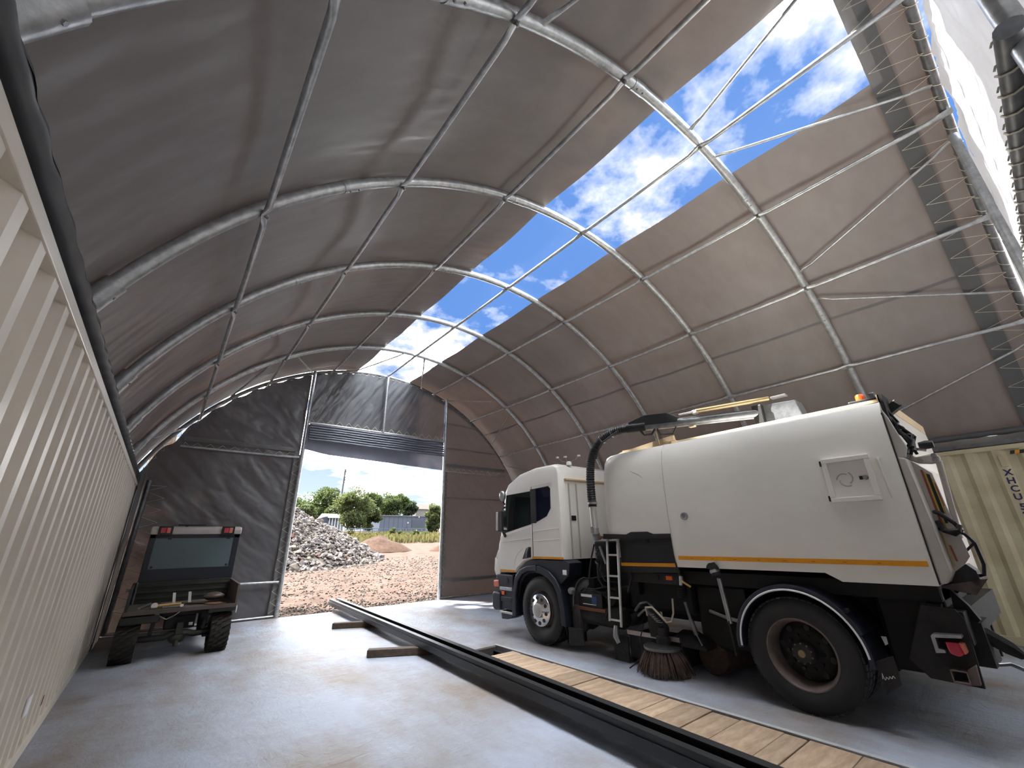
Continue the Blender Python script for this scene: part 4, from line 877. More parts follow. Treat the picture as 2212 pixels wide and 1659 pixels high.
T('lamp_edge', MB().prism([(-0.77, 0.745), (-0.795, 0.74), (-0.80, 0.68), (-0.785, 0.67)], 0.61, 0.71), 'pink_lens', tlh)
ex = T('exhaust_outlet', MB().prism([(-0.665, 0.465), (-0.665, 0.545), (-0.76, 0.552), (-0.76, 0.472)], 0.62, 0.72) if False else MB().box(0.62, 0.74, -0.765, -0.755, 0.462, 0.552).box(0.62, 0.74, -0.675, -0.665, 0.462, 0.552).box(0.62, 0.74, -0.765, -0.665, 0.542, 0.552).box(0.62, 0.74, -0.765, -0.665, 0.462, 0.472), 'rim_brown', bevel=0.003)
T('outlet_floor', B(0.63, 0.74, -0.755, -0.675, 0.472, 0.478), 'steel', ex)
T('outlet_side', MB().prism([(-0.765, 0.462), (-0.765, 0.56), (-0.82, 0.60), (-0.81, 0.47)], 0.64, 0.70), 'rim_brown', ex)
T('hitch_arm', MB().tube([(0.9, -0.78, 0.82), (1.0, -0.87, 0.78), (1.1, -0.98, 0.68), (1.15, -1.04, 0.62)], [0.05, 0.06, 0.055, 0.03], 8).box(0.9, 1.3, -0.90, -0.80, 0.55, 0.86), 'dirty_black', smooth=40)
T('hitch_hook', MB().tube([(0.95, -0.84, 0.64), (1.0, -0.90, 0.56), (1.1, -0.96, 0.56), (1.2, -1.05, 0.50), (1.3, -1.12, 0.42)], 0.014, 8), 'galvanised_dark', smooth=40)
T('rear_bracket', MB().prism([(-0.78, 1.10), (-0.86, 0.98), (-0.90, 0.88), (-0.86, 0.84), (-0.76, 0.9)], 0.92, 1.0), 'chassis')
T('body_prop', MB().prism([(-0.45, 1.12), (-0.55, 1.12), (-0.62, 0.95), (-0.52, 0.90)], 0.9, 2.6), 'chassis')

# ---- black engine cover, ladder
pan = T('side_panel_black', MB().prism([(2.42, 1.545), (1.60, 1.56), (1.565, 1.20), (1.555, 1.13), (2.42, 1.10)], 0.68, 0.70), 'black_plastic', bevel=0.005)
T('panel_stripe', MB().prism([(2.42, 1.222), (1.585, 1.238), (1.578, 1.195), (2.42, 1.182)], 0.672, 0.681), 'orange_tape', pan)
T('panel_catch', B(0.665, 0.68, 1.93, 1.98, 1.48, 1.52), 'dirty_black', pan, bevel=0.006)
lb = T('lower_beam', B(0.74, 0.80, 1.58, 2.38, 0.985, 1.11), 'dirty_black', bevel=0.006)
T('marker_lamp', B(0.728, 0.742, 1.70, 1.79, 1.035, 1.085), 'orange_lens', lb, bevel=0.008)
T('round_reflector', MB().lathe([(0.0, -0.012), (0.03, -0.01), (0.034, 0.0)], (0.738, 1.92, 1.06), 'x', 14), 'chassis', lb)
T('beam_stay', MB().bar((0.76, 2.36, 1.15), (0.70, 2.28, 1.05), 0.02, 0.03).bar((0.70, 2.28, 1.05), (0.76, 2.42, 0.85), 0.02, 0.03), 'dirty_black')
lad = T('ladder', MB().tube([(0.66, 2.585, 1.55), (0.62, 2.585, 1.50), (0.62, 2.66, 0.49)], 0.018, 10), 'aluminium', smooth=50)
T('ladder_stile', MB().tube([(0.66, 2.40, 1.55), (0.62, 2.40, 1.50), (0.62, 2.475, 0.44)], 0.018, 10), 'aluminium', lad, smooth=50)
T('ladder_stay', MB().bar((0.66, 2.44, 1.45), (0.66, 2.50, 0.50), 0.014, 0.04), 'aluminium', lad)
for z in (1.32, 1.05, 0.78, 0.51):
    y = 2.585 + (1.5 - z) * 0.074; T('ladder_rung', MB().tube([(0.62, y, z), (0.62, y - 0.186, z)], 0.014, 8), 'aluminium', lad, smooth=50)

# ---- suction nozzle box, channel brush and its arm
T('nozzle_box', MB().box(0.82, 1.3, 1.75, 2.52, 0.06, 0.34), 'dirty_black', bevel=0.01)
T('nozzle_rail', MB().bar((0.80, 2.52, 0.36), (0.80, 1.75, 0.37), 0.03, 0.05), 'steel')
T('nozzle_flap', B(0.78, 0.80, 2.52, 2.76, 0.0, 0.30), 'dirty_black')
T('water_jet', MB().tube([(0.74, 2.66, 0.42), (0.72, 2.66, 0.30), (0.70, 2.60, 0.22)], [0.03, 0.045, 0.03], 10), 'steel', smooth=40)
BC = (0.72, 1.95)
br = T('channel_brush', MB().lathe([(0.0, 0.305), (0.20, 0.30), (0.225, 0.285), (0.225, 0.262), (0.20, 0.258), (0.0, 0.258)], (BC[0], BC[1], 0), 'z', 32), 'dirty_black', smooth=35)
T('brush_rim', MB().lathe([(0.218, 0.268), (0.228, 0.268), (0.228, 0.292), (0.218, 0.292)], (BC[0], BC[1], 0), 'z', 32), 'galvanised_dark', br)
mb = MB(); rnd = random.Random(9)
for k in range(420):
    a = rnd.uniform(0, 2 * PI); r0 = rnd.uniform(0.15, 0.215); r1 = r0 + rnd.uniform(0.06, 0.15)
    p0 = (BC[0] + r0 * math.cos(a), BC[1] + r0 * math.sin(a), 0.265); a += rnd.uniform(-0.12, 0.12)
    p1 = (BC[0] + r1 * math.cos(a), BC[1] + r1 * math.sin(a), rnd.uniform(0.01, 0.05))
    mb.tube([p0, ((p0[0] + p1[0]) / 2 + 0.008 * math.cos(a), (p0[1] + p1[1]) / 2 + 0.008 * math.sin(a), 0.15), p1], [0.007, 0.006, 0.003], 4, cap=False)
T('bristles', mb, 'bristle', br, kind='stuff')
T('brush_motor', MB().lathe([(0.0, 0.50), (0.05, 0.49), (0.06, 0.46), (0.06, 0.40), (0.085, 0.39), (0.09, 0.31), (0.11, 0.30)], (BC[0] + 0.03, BC[1], 0), 'z', 20), 'dirty_black', br, smooth=35)
T('motor_bracket', MB().prism([(2.14, 0.68), (2.03, 0.68), (1.90, 0.48), (1.92, 0.36), (2.14, 0.36), (2.16, 0.5)], 0.76, 0.84), 'dirty_black', br, bevel=0.01)
T('motor_spring', MB().tube([(0.72 + 0.03 * math.cos(k * 0.8), 2.11 - 0.0035 * k + 0.03 * math.sin(k * 0.8), 0.66 - 0.0025 * k) for k in range(48)], 0.006, 5), 'steel', br)
T('motor_hose', MB().tube([(0.73, 2.13, 0.60), (0.70, 2.12, 0.70), (0.70, 2.02, 0.71), (0.70, 1.92, 0.63), (0.70, 1.84, 0.56), (0.74, 1.80, 0.57), (0.78, 1.78, 0.66), (0.8, 1.78, 0.82)], 0.012, 8), 'rope', br, smooth=60)
T('brush_arm', MB().tube([(0.85, 2.40, 0.62), (0.82, 2.28, 0.72), (0.80, 2.16, 0.75), (0.78, 2.06, 0.70)], 0.018, 8).tube([(0.85, 2.36, 0.56), (0.82, 2.24, 0.64), (0.80, 2.12, 0.68)], 0.016, 8), 'galvanised_dark', br, smooth=50)
T('trailing_wire', MB().tube([(0.70, 2.18, 0.50), (0.68, 2.24, 0.34), (0.66, 2.20, 0.16), (0.60, 2.30, 0.06), (0.56, 2.36, 0.01)], 0.008, 5).tube([(0.62, 2.10, 0.10), (0.60, 2.08, 0.0)], 0.005, 4), 'dirty_black', br)
T('brush_cover', MB().loft([[(0.98 + 0.16 * math.cos(a), y, 0.30 + q * math.sin(a)) for a in [PI * k / 10 for k in range(11)]] for y, q in ((1.95, 0.05), (1.80, 0.16), (1.62, 0.16), (1.50, 0.10), (1.44, 0.02))]), 'dirty_black', smooth=50)
T('wide_brush', MB().lathe([(0.0, 0.0), (0.17, 0.0), (0.19, 0.03), (0.19, 1.3), (0.0, 1.3)], (1.05, 1.50, 0.19), 'x', 20), 'bristle', smooth=50)
T('coil_spring', MB().tube([(0.84 + 0.05 * math.cos(k * 0.7), 1.66 + 0.05 * math.sin(k * 0.7), 1.02 - 0.0022 * k) for k in range(84)], 0.009, 5), 'dirty_black')
T('damper', MB().tube([(0.78, 1.60, 0.80), (0.78, 1.56, 0.62)], 0.020, 8).tube([(0.78, 1.56, 0.62), (0.78, 1.51, 0.46)], 0.028, 8).tube([(0.78, 1.51, 0.46), (0.78, 1.46, 0.36)], 0.010, 8), 'galvanised_dark', smooth=50)
T('drain_valve', MB().tube([(0.62, 1.51, 1.10), (0.61, 1.515, 1.00)], 0.022, 8), 'steel', smooth=50)
T('valve_handle', MB().bar((0.60, 1.51, 1.055), (0.585, 1.38, 0.995), 0.012, 0.018), 'tool_wood')
T('strap', MB().tube([(0.60, 1.555, 1.55), (0.605, 1.56, 1.35), (0.61, 1.53, 1.12)], 0.012, 6), 'dirty_black')
T('body_ram', MB().tube([(0.63, 1.10, 1.26), (0.63, 1.07, 1.13)], 0.050, 14), 'dirty_black', smooth=50)
T('ram_collar', MB().tube([(0.63, 1.088, 1.19), (0.63, 1.080, 1.16)], 0.054, 14), 'steel', smooth=50)
for dx in (-0.025, 0.02): T('stay_bar', MB().bar((0.63 + dx, 1.05 + dx, 1.10), (0.65 + dx, 1.02 + dx, 0.66), 0.018, 0.025), 'steel')
T('stay_end', MB().bar((0.65, 1.02, 0.68), (0.65, 1.00, 0.36), 0.016, 0.06), 'dirty_black')
T('air_line', MB().tube([(1.0, 1.42, 0.70), (0.95, 1.20, 0.66), (0.9, 1.0, 0.64)], 0.02, 6), 'aluminium')

# ---- suction boom on the roof and its flexible hose
boomA, boomB = Vector((0.66, 2.02, 3.045)), Vector((1.34, 0.50, 3.02))
bm_ = T('suction_boom', MB().tube([boomA, boomB], 0.062, 14), 'galvanised_dark', smooth=50)
def onb(t, dx=0, dz=0): p = boomA.lerp(boomB, t); return Vector((p.x + dx, p.y, p.z + dz))
T('boom_shield', MB().loft([[tuple(onb(0.02, dx, dz)) for dx, dz in ((-0.07, 0.0), (0.07, 0.0), (0.07, 0.07), (-0.07, 0.07))], [tuple(onb(0.16, dx, dz)) for dx, dz in ((-0.07, 0.0), (0.07, 0.0), (0.07, 0.15), (-0.07, 0.15))], [tuple(onb(0.34, dx, dz)) for dx, dz in ((-0.07, 0.0), (0.07, 0.0), (0.07, 0.15), (-0.07, 0.15))], [tuple(onb(0.42, dx, dz)) for dx, dz in ((-0.07, 0.0), (0.07, 0.0), (0.07, 0.07), (-0.07, 0.07))]]), 'black_plastic', bm_, bevel=0.006)
T('boom_clamp', MB().tube([onb(-0.02), onb(0.14)], 0.075, 12), 'black_plastic', bm_, smooth=50)
T('boom_handle', MB().tube([onb(0.24, -0.02, -0.06), onb(0.26, -0.02, -0.15), onb(0.36, -0.02, -0.15), onb(0.39, -0.02, -0.06)], 0.012, 6).tube([onb(0.22, -0.02, -0.06), onb(0.19, -0.02, -0.13), onb(0.13, -0.02, -0.13), onb(0.10, -0.02, -0.06)], 0.016, 6), 'black_plastic', bm_)
T('slew_box', MB().loft([[(1.34, 0.46, 2.80), (1.62, 0.34, 2.80), (1.62, 0.02, 2.80), (1.34, 0.02, 2.80)], [(1.34, 0.46, 3.12), (1.60, 0.34, 3.12), (1.58, 0.08, 3.10), (1.36, 0.08, 3.10)]]), 'galvanised_dark', bm_, bevel=0.01)
T('slew_seal', MB().box(1.28, 1.5, 0.44, 0.56, 2.80, 3.12), 'sticker_black', bm_, bevel=0.01)
T('slew_ram', MB().tube([(0.99, 1.16, 3.15), (1.36, 0.36, 3.19)], 0.028, 12), 'gold_rod', bm_, smooth=50)
T('ram_piston', MB().tube([(0.90, 1.36, 3.13), (0.99, 1.16, 3.15)], 0.012, 8), 'chrome', bm_, smooth=50)
T('ram_clevis', MB().box(0.965, 1.015, 1.13, 1.20, 3.115, 3.165).box(1.34, 1.42, 0.16, 0.34, 3.175, 3.20), 'steel', bm_, bevel=0.006)
T('reflector_tag', B(1.0, 1.06, 1.22, 1.30, 2.955, 2.975), 'cream_edge', bm_)
HP = [Vector(p) for p in ((0.66, 2.02, 3.045), (0.60, 2.22, 3.03), (0.555, 2.42, 2.96), (0.545, 2.58, 2.84), (0.545, 2.69, 2.66), (0.545, 2.735, 2.44), (0.545, 2.745, 2.18), (0.545, 2.74, 1.98))]
def catmull(P, n):
    out = []
    for i in range(len(P) - 1):
        p0, p1, p2, p3 = P[max(i - 1, 0)], P[i], P[i + 1], P[min(i + 2, len(P) - 1)]
        for k in range(n):
            t = k / n; out.append(0.5 * ((2 * p1) + (-p0 + p2) * t + (2 * p0 - 5 * p1 + 4 * p2 - p3) * t * t + (-p0 + 3 * p1 - 3 * p2 + p3) * t ** 3))
    return out + [P[-1]]
hpts = catmull(HP, 14)
hose = T('suction_hose', MB().tube(hpts, [0.066 if k % 2 else 0.058 for k in range(len(hpts))], 16), 'black_plastic', smooth=30, label='ribbed black suction hose')
for k in (18, 30): T('hose_clip', MB().tube([hpts[k], hpts[k + 1]], 0.070, 16), 'steel', hose, smooth=40)
T('hose_stay', MB().tube([(0.50, 2.10, 3.0), (0.49, 2.40, 2.88), (0.50, 2.52, 2.76), (0.50, 2.56, 2.66)], 0.014, 6), 'black_plastic', hose)
pipe = T('suction_pipe', MB().tube([(0.545, 2.74, 1.99), (0.55, 2.73, 1.62)], 0.050, 18), 'aluminium', smooth=50)
T('pipe_clamp', MB().tube([(0.545, 2.74, 2.05), (0.545, 2.74, 2.015)], 0.071, 18), 'steel', pipe, smooth=50); T('pipe_clamp', MB().tube([(0.549, 2.732, 1.68), (0.55, 2.73, 1.60)], 0.056, 18), 'steel', pipe, smooth=50)
T('pipe_latch', MB().box(0.47, 0.50, 2.72, 2.75, 1.61, 1.70), 'steel', pipe, bevel=0.006)
T('pipe_foot', MB().tube([(0.55, 2.73, 1.62), (0.58, 2.72, 1.52)], 0.055, 14), 'galvanised_dark', pipe, smooth=50)
T('pipe_bracket', MB().bar((0.55, 2.70, 1.56), (0.75, 2.62, 1.54), 0.06, 0.03), 'rust', pipe)

# ================================================================ utility vehicle by the left container
UX0, UX1 = -4.58, -3.22; UM = (UX0 + UX1) / 2
utv = thing('utility_vehicle', 'small dark utility vehicle with drop-side bed seen from behind', 'vehicle', (UM, 8.2, 0), world=True)
def U(name, mb, m, parent=utv, **k): return obj(name, mb, m, parent, **k)
def lug_tyre(xc, yc, w, R, flip):
    mb = MB().lathe([(0.14, -w / 2), (R * 0.75, -w / 2 - 0.01), (R * 0.92, -w / 2), (R * 0.95, -w / 2 + 0.03), (R * 0.95, w / 2 - 0.03), (R * 0.92, w / 2), (R * 0.75, w / 2 + 0.01), (0.14, w / 2)], (xc, yc, R), 'x', 36)
    n = 22
    for k in range(n):
        for s in (-1, 1):
            a = 2 * PI * (k + (0.5 if s > 0 else 0)) / n
            for j in range(2):
                aa = a + (0.10 if j else 0.0) ; rad = Vector((0, math.cos(aa), math.sin(aa))); tan = Vector((0, -math.sin(aa), math.cos(aa)))
                x = xc + s * (w * 0.13 + w * 0.24 * (1 - j))
                mb.obox(Vector((x, yc, R)) + rad * R * 0.965, Vector((w * 0.14, 0, 0)) + tan * (-0.012), tan * 0.015, rad * 0.022)
    W = U('wheel', MB().lathe([(0.0, -0.02), (0.12, -0.02), (0.15, -w / 2), (0.15, w / 2), (0.12, 0.02), (0.0, 0.02)], (xc, yc, R), 'x', 24), 'chassis', smooth=40)
    U('tyre', mb, 'mud_rubber', W, smooth=30)
for yc in (7.27, 9.20):
    lug_tyre(UX0 + 0.10, yc, 0.25, 0.275, 0); lug_tyre(UX1 - 0.15, yc, 0.25, 0.275, 1)
U('rear_axle', MB().tube([(UX0 + 0.22, 7.27, 0.27), (-4.05, 7.22, 0.27), (-3.98, 7.2, 0.31), (-3.78, 7.2, 0.31), (-3.70, 7.22, 0.28), (UX1 - 0.28, 7.27, 0.28)], 0.042, 8).ball((-3.89, 7.22, 0.26), (0.11, 0.1, 0.09)).tube([(-3.89, 7.16, 0.22), (-3.89, 7.14, 0.15)], 0.035, 8), 'utv_green', smooth=50)
U('differential_post', MB().box(-3.93, -3.84, 7.12, 7.2, 0.30, 0.46), 'utv_green', bevel=0.01)
U('skid_plate', MB().box(UX1 - 0.36, UX1 - 0.24, 7.16, 7.3, 0.225, 0.245), 'chassis')
for x in (-4.22, -3.58): U('shock_absorber', MB().bar((x, 7.3, 0.30), (x + 0.02, 7.34, 0.62), 0.07, 0.05), 'utv_green', bevel=0.01)
U('gearbox', B(-4.08, -3.70, 7.25, 7.6, 0.36, 0.55), 'dirty_black', bevel=0.02)
U('tow_ball', MB().ball((-4.20, 7.05, 0.585), 0.035).tube([(-4.20, 7.05, 0.55), (-4.20, 7.05, 0.62)], 0.015, 6), 'grey_white', smooth=60)
U('reflector', B(-3.78, -3.73, 7.2, 7.22, 0.40, 0.44), 'white_lens')
U('chassis_frame', MB().box(-4.25, -4.15, 7.1, 9.5, 0.50, 0.60).box(-3.65, -3.55, 7.1, 9.5, 0.50, 0.60).box(-4.3, -3.5, 7.12, 7.2, 0.56, 0.63), 'chassis')
U('wheel_guard', MB().prism([(7.02, 0.50), (7.0, 0.60), (7.7, 0.62), (7.62, 0.48)], UX0 - 0.02, UX0 + 0.42), 'utv_green', bevel=0.015); U('wheel_guard', MB().prism([(7.02, 0.56), (7.0, 0.63), (7.7, 0.63), (7.62, 0.56)], UX1 - 0.36, UX1 + 0.0), 'utv_green', bevel=0.015)
U('trailer_wire', MB().tube([(-4.20, 7.08, 0.60), (-4.08, 7.05, 0.53), (-3.99, 7.05, 0.57), (-3.92, 7.08, 0.62)], 0.006, 5), 'rope')
bed = U('cargo_bed', B(UX0 + 0.02, UX1 - 0.02, 7.0, 8.12, 0.635, 0.665), 'bed_wood', bevel=0.004)
U('bed_lip', B(UX0, UX1, 6.99, 7.01, 0.62, 0.67), 'bed_wood', bed)
U('bed_side', MB().prism([(7.04, 0.66), (8.12, 0.66), (8.12, 0.98), (7.10, 0.96)], UX0, UX0 + 0.03), 'utv_green', bed, bevel=0.004)
U('bed_side', MB().prism([(7.0, 0.65), (8.12, 0.65), (8.12, 0.97), (7.02, 0.95)], UX1 - 0.03, UX1), 'bed_wood', bed, bevel=0.004)
U('bed_headboard', B(UX0 + 0.02, UX1 - 0.02, 8.09, 8.12, 0.66, 0.98), 'utv_green', bed, bevel=0.004)
for z in (0.74, 0.83, 0.92): U('headboard_rib', B(UX0 + 0.03, UX1 - 0.03, 8.075, 8.095, z - 0.018, z + 0.018), 'utv_green', bed, bevel=0.006)
U('corner_post', MB().tube([(UX0 + 0.05, 8.05, 0.66), (UX0 + 0.05, 8.05, 0.99)], 0.02, 8), 'galvanised_dark', bed)
U('safety_hook', MB().tube([(UX1 + 0.01, 7.05, 0.63), (UX1 + 0.015, 7.04, 0.60), (UX1 + 0.012, 7.04, 0.53)], 0.007, 5), 'white_lens')
# cab behind the bed: dark rear panel, window, pale roof
YC = 8.2
cp = U('cab_rear_panel', MB().box(UX0 + 0.05, UX1 - 0.0, YC, YC + 0.04, 0.90, 1.17).box(UX0 + 0.05, UX0 + 0.13, YC, YC + 0.04, 1.17, 1.72).box(UX1 - 0.09, UX1, YC, YC + 0.04, 1.17, 1.72).box(UX0 + 0.05, UX1, YC, YC + 0.04, 1.66, 1.74), 'utv_navy', bevel=0.004)
gl = U('rear_window', B(UX0 + 0.12, UX1 - 0.08, YC + 0.010, YC + 0.018, 1.16, 1.67), 'utv_glass')
for x in (UX0 + 0.17, UX1 - 0.13): U('glass_fixing', MB().lathe([(0.0, -0.012), (0.018, -0.01), (0.02, 0.0)], (x, YC + 0.008, 1.20), 'y', 10), 'black_plastic', gl)
for x in (UX0 + 0.30, UX1 - 0.20): U('glass_clip', B(x, x + 0.05, YC - 0.006, YC + 0.01, 1.64, 1.67), 'black_plastic', gl)
U('roof', MB().prism([(YC - 0.05, 1.72), (YC - 0.06, 1.80), (YC - 0.02, 1.845), (YC + 0.2, 1.86), (9.4, 1.84), (9.5, 1.76), (9.5, 1.72)], UX0 + 0.04, UX1 + 0.01), 'grey_white', bevel=0.03)
U('roof_bar', MB().box(UX0 + 0.40, UX1 - 0.55, YC + 0.1, YC + 0.16, 1.87, 1.895).box(UX0 + 0.5, UX0 + 0.55, YC + 0.1, YC + 0.16, 1.85, 1.875), 'sticker_black', bevel=0.006)
for x in (UX0 + 0.14, UX1 - 0.31):
    q = U('rear_lamp_box', B(x, x + 0.20, YC - 0.10, YC - 0.055, 1.70, 1.855), 'black_plastic', bevel=0.006)
    U('lamp_lens', B(x + 0.03, x + 0.11, YC - 0.118, YC - 0.10, 1.74, 1.83), 'red_lens', q, bevel=0.006); U('lamp_lens', B(x + 0.115, x + 0.165, YC - 0.118, YC - 0.10, 1.74, 1.83), 'pink_lens', q, bevel=0.006)
for x in (UX0 + 0.06, UX1 - 0.06):
    U('cab_pillar', MB().bar((x, 9.30, 0.6), (x, 9.42, 1.75), 0.05, 0.06), 'utv_navy'); U('cab_side', MB().box(x - 0.02, x + 0.02, YC, 9.35, 0.5, 0.92), 'utv_navy')
U('bonnet', MB().prism([(9.2, 0.55), (9.2, 1.0), (9.6, 0.95), (9.85, 0.75), (9.85, 0.5)], UX0 + 0.08, UX1 - 0.06), 'utv_navy', bevel=0.04)
U('windscreen', MB().add([(UX0 + 0.1, 9.42, 1.72), (UX1 - 0.08, 9.42, 1.72), (UX1 - 0.08, 9.32, 0.95), (UX0 + 0.1, 9.32, 0.95)], [(0, 1, 2, 3)]), 'utv_glass', thick=0.006)
for x in (-4.30, -3.80):
    st = U('seat', B(x, x + 0.42, 8.35, 8.75, 0.70, 0.86), 'black_plastic', bevel=0.03); U('seat_back', B(x, x + 0.42, 8.30, 8.40, 0.84, 1.20), 'black_plastic', st, bevel=0.03)
# loose tools lying in the bed
def rod(name, a, b, r, m, label, cat='tool'):
    return tag(obj(name, MB().tube([a, b], r, 8), m, smooth=50), label, cat)
ZB = 0.668
t = thing('mallet', 'wooden-handled mallet lying in the bed of the utility vehicle', 'tool', (-4.05, 7.25, ZB), world=True)
obj('handle', MB().tube([(-4.22, 7.22, ZB + 0.03), (-3.93, 7.30, ZB + 0.03)], 0.022, 8), 'tool_wood', t, smooth=50); obj('head', MB().tube([(-4.25, 7.14, ZB + 0.045), (-4.22, 7.30, ZB + 0.045)], 0.042, 12), 'chrome', t, smooth=40)
t = thing('claw_hammer', 'short steel hammer at the edge of the utility vehicle bed', 'tool', (-4.0, 7.12, ZB), world=True)
obj('handle', MB().tube([(-4.15, 7.12, ZB + 0.016), (-3.92, 7.10, ZB + 0.016)], 0.014, 8), 'steel', t, smooth=50); obj('head', MB().tube([(-3.925, 7.05, ZB + 0.026), (-3.90, 7.15, ZB + 0.026)], 0.024, 10), 'chrome', t, smooth=40)
rod('scaffold_tube', (-4.42, 7.2, ZB + 0.02), (-4.30, 7.75, ZB + 0.02), 0.02, 'steel', 'dull steel tube lying at the left side of the vehicle bed')
t = thing('spade', 'rusty spade lying flat across the vehicle bed', 'tool', (-3.8, 7.4, ZB), world=True)
obj('handle', MB().tube([(-3.95, 7.45, ZB + 0.018), (-3.60, 7.22, ZB + 0.018)], 0.016, 8), 'timber', t, smooth=50); obj('blade', MB().prism([(-3.60, 7.30), (-3.42, 7.22), (-3.36, 7.08), (-3.52, 7.06), (-3.64, 7.16)], ZB + 0.002, ZB + 0.012, 'z'), 'rust', t)
for i, (x, w) in enumerate(((-4.02, 'left'), (-3.82, 'right'))):
    tag(obj('metal_strip', MB().obox((x, 7.55, ZB + 0.085), (0.018, 0, 0), (-0.012, 0.01, 0.085), (0, 0.002, 0.0)), 'aluminium', thick=0.004), 'pale metal strip sticking up from the vehicle bed, %s one of two' % w, 'metal strip', 'metal strips in the vehicle bed')
tag(obj('grey_sack', MB().grid(lambda u, v: (-3.49 + 0.15 * math.sin(PI * v) * math.cos(2 * PI * u) * (1 + 0.15 * nz(u * 5, v * 5)), 7.60 + 0.14 * math.sin(PI * v) * math.sin(2 * PI * u), ZB + 0.075 + 0.06 * math.cos(PI * v) * (1 + 0.2 * nz(v * 4, u * 6))), 18, 10), 'steel_groove', smooth=70), 'crumpled grey sack in the right corner of the vehicle bed', 'sack')

# ================================================================ steel sections resting on timbers
D0, D1 = Vector((-0.70, 10.35, 0)), Vector((-1.36, -1.3, 0)); DD = (D1 - D0); SL = DD.length; DD.normalize(); SX = Vector((-DD.y, DD.x, 0)) * -1
if SX.x < 0: SX = -SX
ZT0 = 0.10
def section(name, off, prof, m, label):
    mb = MB(); base0, base1 = D0 + SX * off, D1 + SX * off
    secs = [[tuple(b + SX * u + Vector((0, 0, ZT0 + z))) for u, z in prof] for b in (base0, base1)]
    return tag(obj(name, mb.loft(secs), m), label, 'steel beam', 'long steel sections on the floor')
tk = 0.008
lo = [(0, 0), (0.10, 0), (0.10, tk), (tk, tk), (tk, 0.065), (0.035, 0.065), (0.035, 0.072), (0.028, 0.072), (0.028, 0.115), (0.085, 0.115), (0.085, 0.123), (0.02, 0.123), (0.02, 0.074), (0, 0.074)]
section('steel_section', -0.10, lo, 'black_steel', 'long black cold-formed steel section lying nearest the left container')
section('steel_section', 0.0, [(0.0, 0), (0.07, 0), (0.07, 0.07), (0.055, 0.07), (0.055, 0.082), (0.012, 0.082), (0.012, 0.07), (0.0, 0.07)], 'steel_groove', 'middle steel section with a rusty brown top, between two black ones')
section('steel_section', 0.075, [(0, 0), (0.075, 0), (0.075, 0.13), (0.0, 0.13), (0.0, 0.122), (0.067, 0.122), (0.067, tk), (0, tk)], 'black_steel', 'long black steel section lying nearest the wooden boards')
for (xa, ya), (xb, yb), lab in (((-1.72, 5.20), (-0.72, 4.62), 'short dark timber block under the steel sections, beside the open pit'), ((-1.46, 7.72), (-0.42, 7.18), 'short timber block under the steel sections, nearer the doorway')):
    tag(obj('timber_block', MB().bar((xa, ya, 0.05), (xb, yb, 0.05), 0.13, 0.10), 'timber', bevel=0.012), lab, 'timber', 'timber blocks under the steel')

# ================================================================ yard beyond the door
def mound(name, cx, cy, rx, ry, h, m, label, seed):
    z0 = gz(cx, cy) - 0.1
    def fn(u, v):
        a = 2 * PI * u; r = v; x = cx + rx * r * math.cos(a) * (1 + 0.10 * nz(math.cos(a) * 2, math.sin(a) * 2, seed)); y = cy + ry * r * math.sin(a)
        z = z0 + (h + 0.1) * (1 - r) ** 0.9 * (1 + 0.25 * nz(x * 0.9, y * 0.9, seed)) + 0.06 * nz(x * 3, y * 3, seed) * (1 - r)
        return (x, y, max(z, z0))
    return obj(name, MB().grid(fn, 48, 16), m, smooth=70)
tag(mound('gravel_mound', 8.2, 29.8, 2.4, 2.4, 1.05, 'gravel_mound', '', 3), 'brown gravel mound right of the rubble heap', 'mound')
tag(mound('gravel_mound', 13.0, 27.6, 2.1, 1.8, 0.75, 'gravel_mound', '', 8), 'low gravel mound at the right edge of the doorway', 'mound')
pile = thing('rubble_heap', 'tall heap of broken concrete and brick rubble outside the doorway', 'rubble', (-0.2, 25.5, gz(0, 25.5)), world=True)
PCX, PCY, PR, PH = 0.0, 25.8, 6.2, 2.75
def pz(x, y):
    r = math.hypot(x - PCX - 0.6 * 0, (y - PCY)) / PR
    return gz(x, y) + PH * max(0, 1 - r) ** 0.85 * 1.12 * (1 + 0.14 * nz(x * 0.7, y * 0.7, 5))
obj('rubble_core', MB().grid(lambda u, v: (PCX + PR * v * math.cos(2 * PI * u), PCY + PR * v * math.sin(2 * PI * u), pz(PCX + PR * v * math.cos(2 * PI * u), PCY + PR * v * math.sin(2 * PI * u)) - 0.06), 60, 24), 'rubble_b', pile)
chunks = [slab_mesh('rubble_chunk', m, 40 + i) for i, m in enumerate(('rubble_a', 'rubble_b', 'rubble_c', 'rubble_a', 'brick_red', 'rubble_c', 'rubble_b', 'rubble_a'))] + [stone_mesh('rubble_chunk', m, 60 + i, 0.9) for i, m in enumerate(('rubble_a', 'rubble_c', 'rubble_b'))]
rnd = random.Random(21)
small = {m: MB() for m in ('rubble_a', 'rubble_b', 'rubble_c')}
def spot():
    while True:
        a = rnd.uniform(PI * 0.98, 2 * PI * 1.02); r = PR * math.sqrt(rnd.random()) * 1.03
        x, y = PCX + r * math.cos(a), PCY + r * math.sin(a)
        if x > -3.2: return x, y, r / PR
for i in range(300):
    x, y, q = spot(); s = rnd.uniform(0.11, 0.25) * (1.25 if q > 0.85 and rnd.random() < 0.3 else 1)
    o = obj('rubble_chunk', rnd.choice(chunks), 'rubble_a', pile)
    o.location = (x, y, pz(x, y) + 0.02); o.rotation_euler = (rnd.uniform(-0.8, 0.8), rnd.uniform(-0.8, 0.8), rnd.uniform(0, 6.3)); o.scale = (s * rnd.uniform(0.8, 1.4), s, s * rnd.uniform(0.8, 1.5))
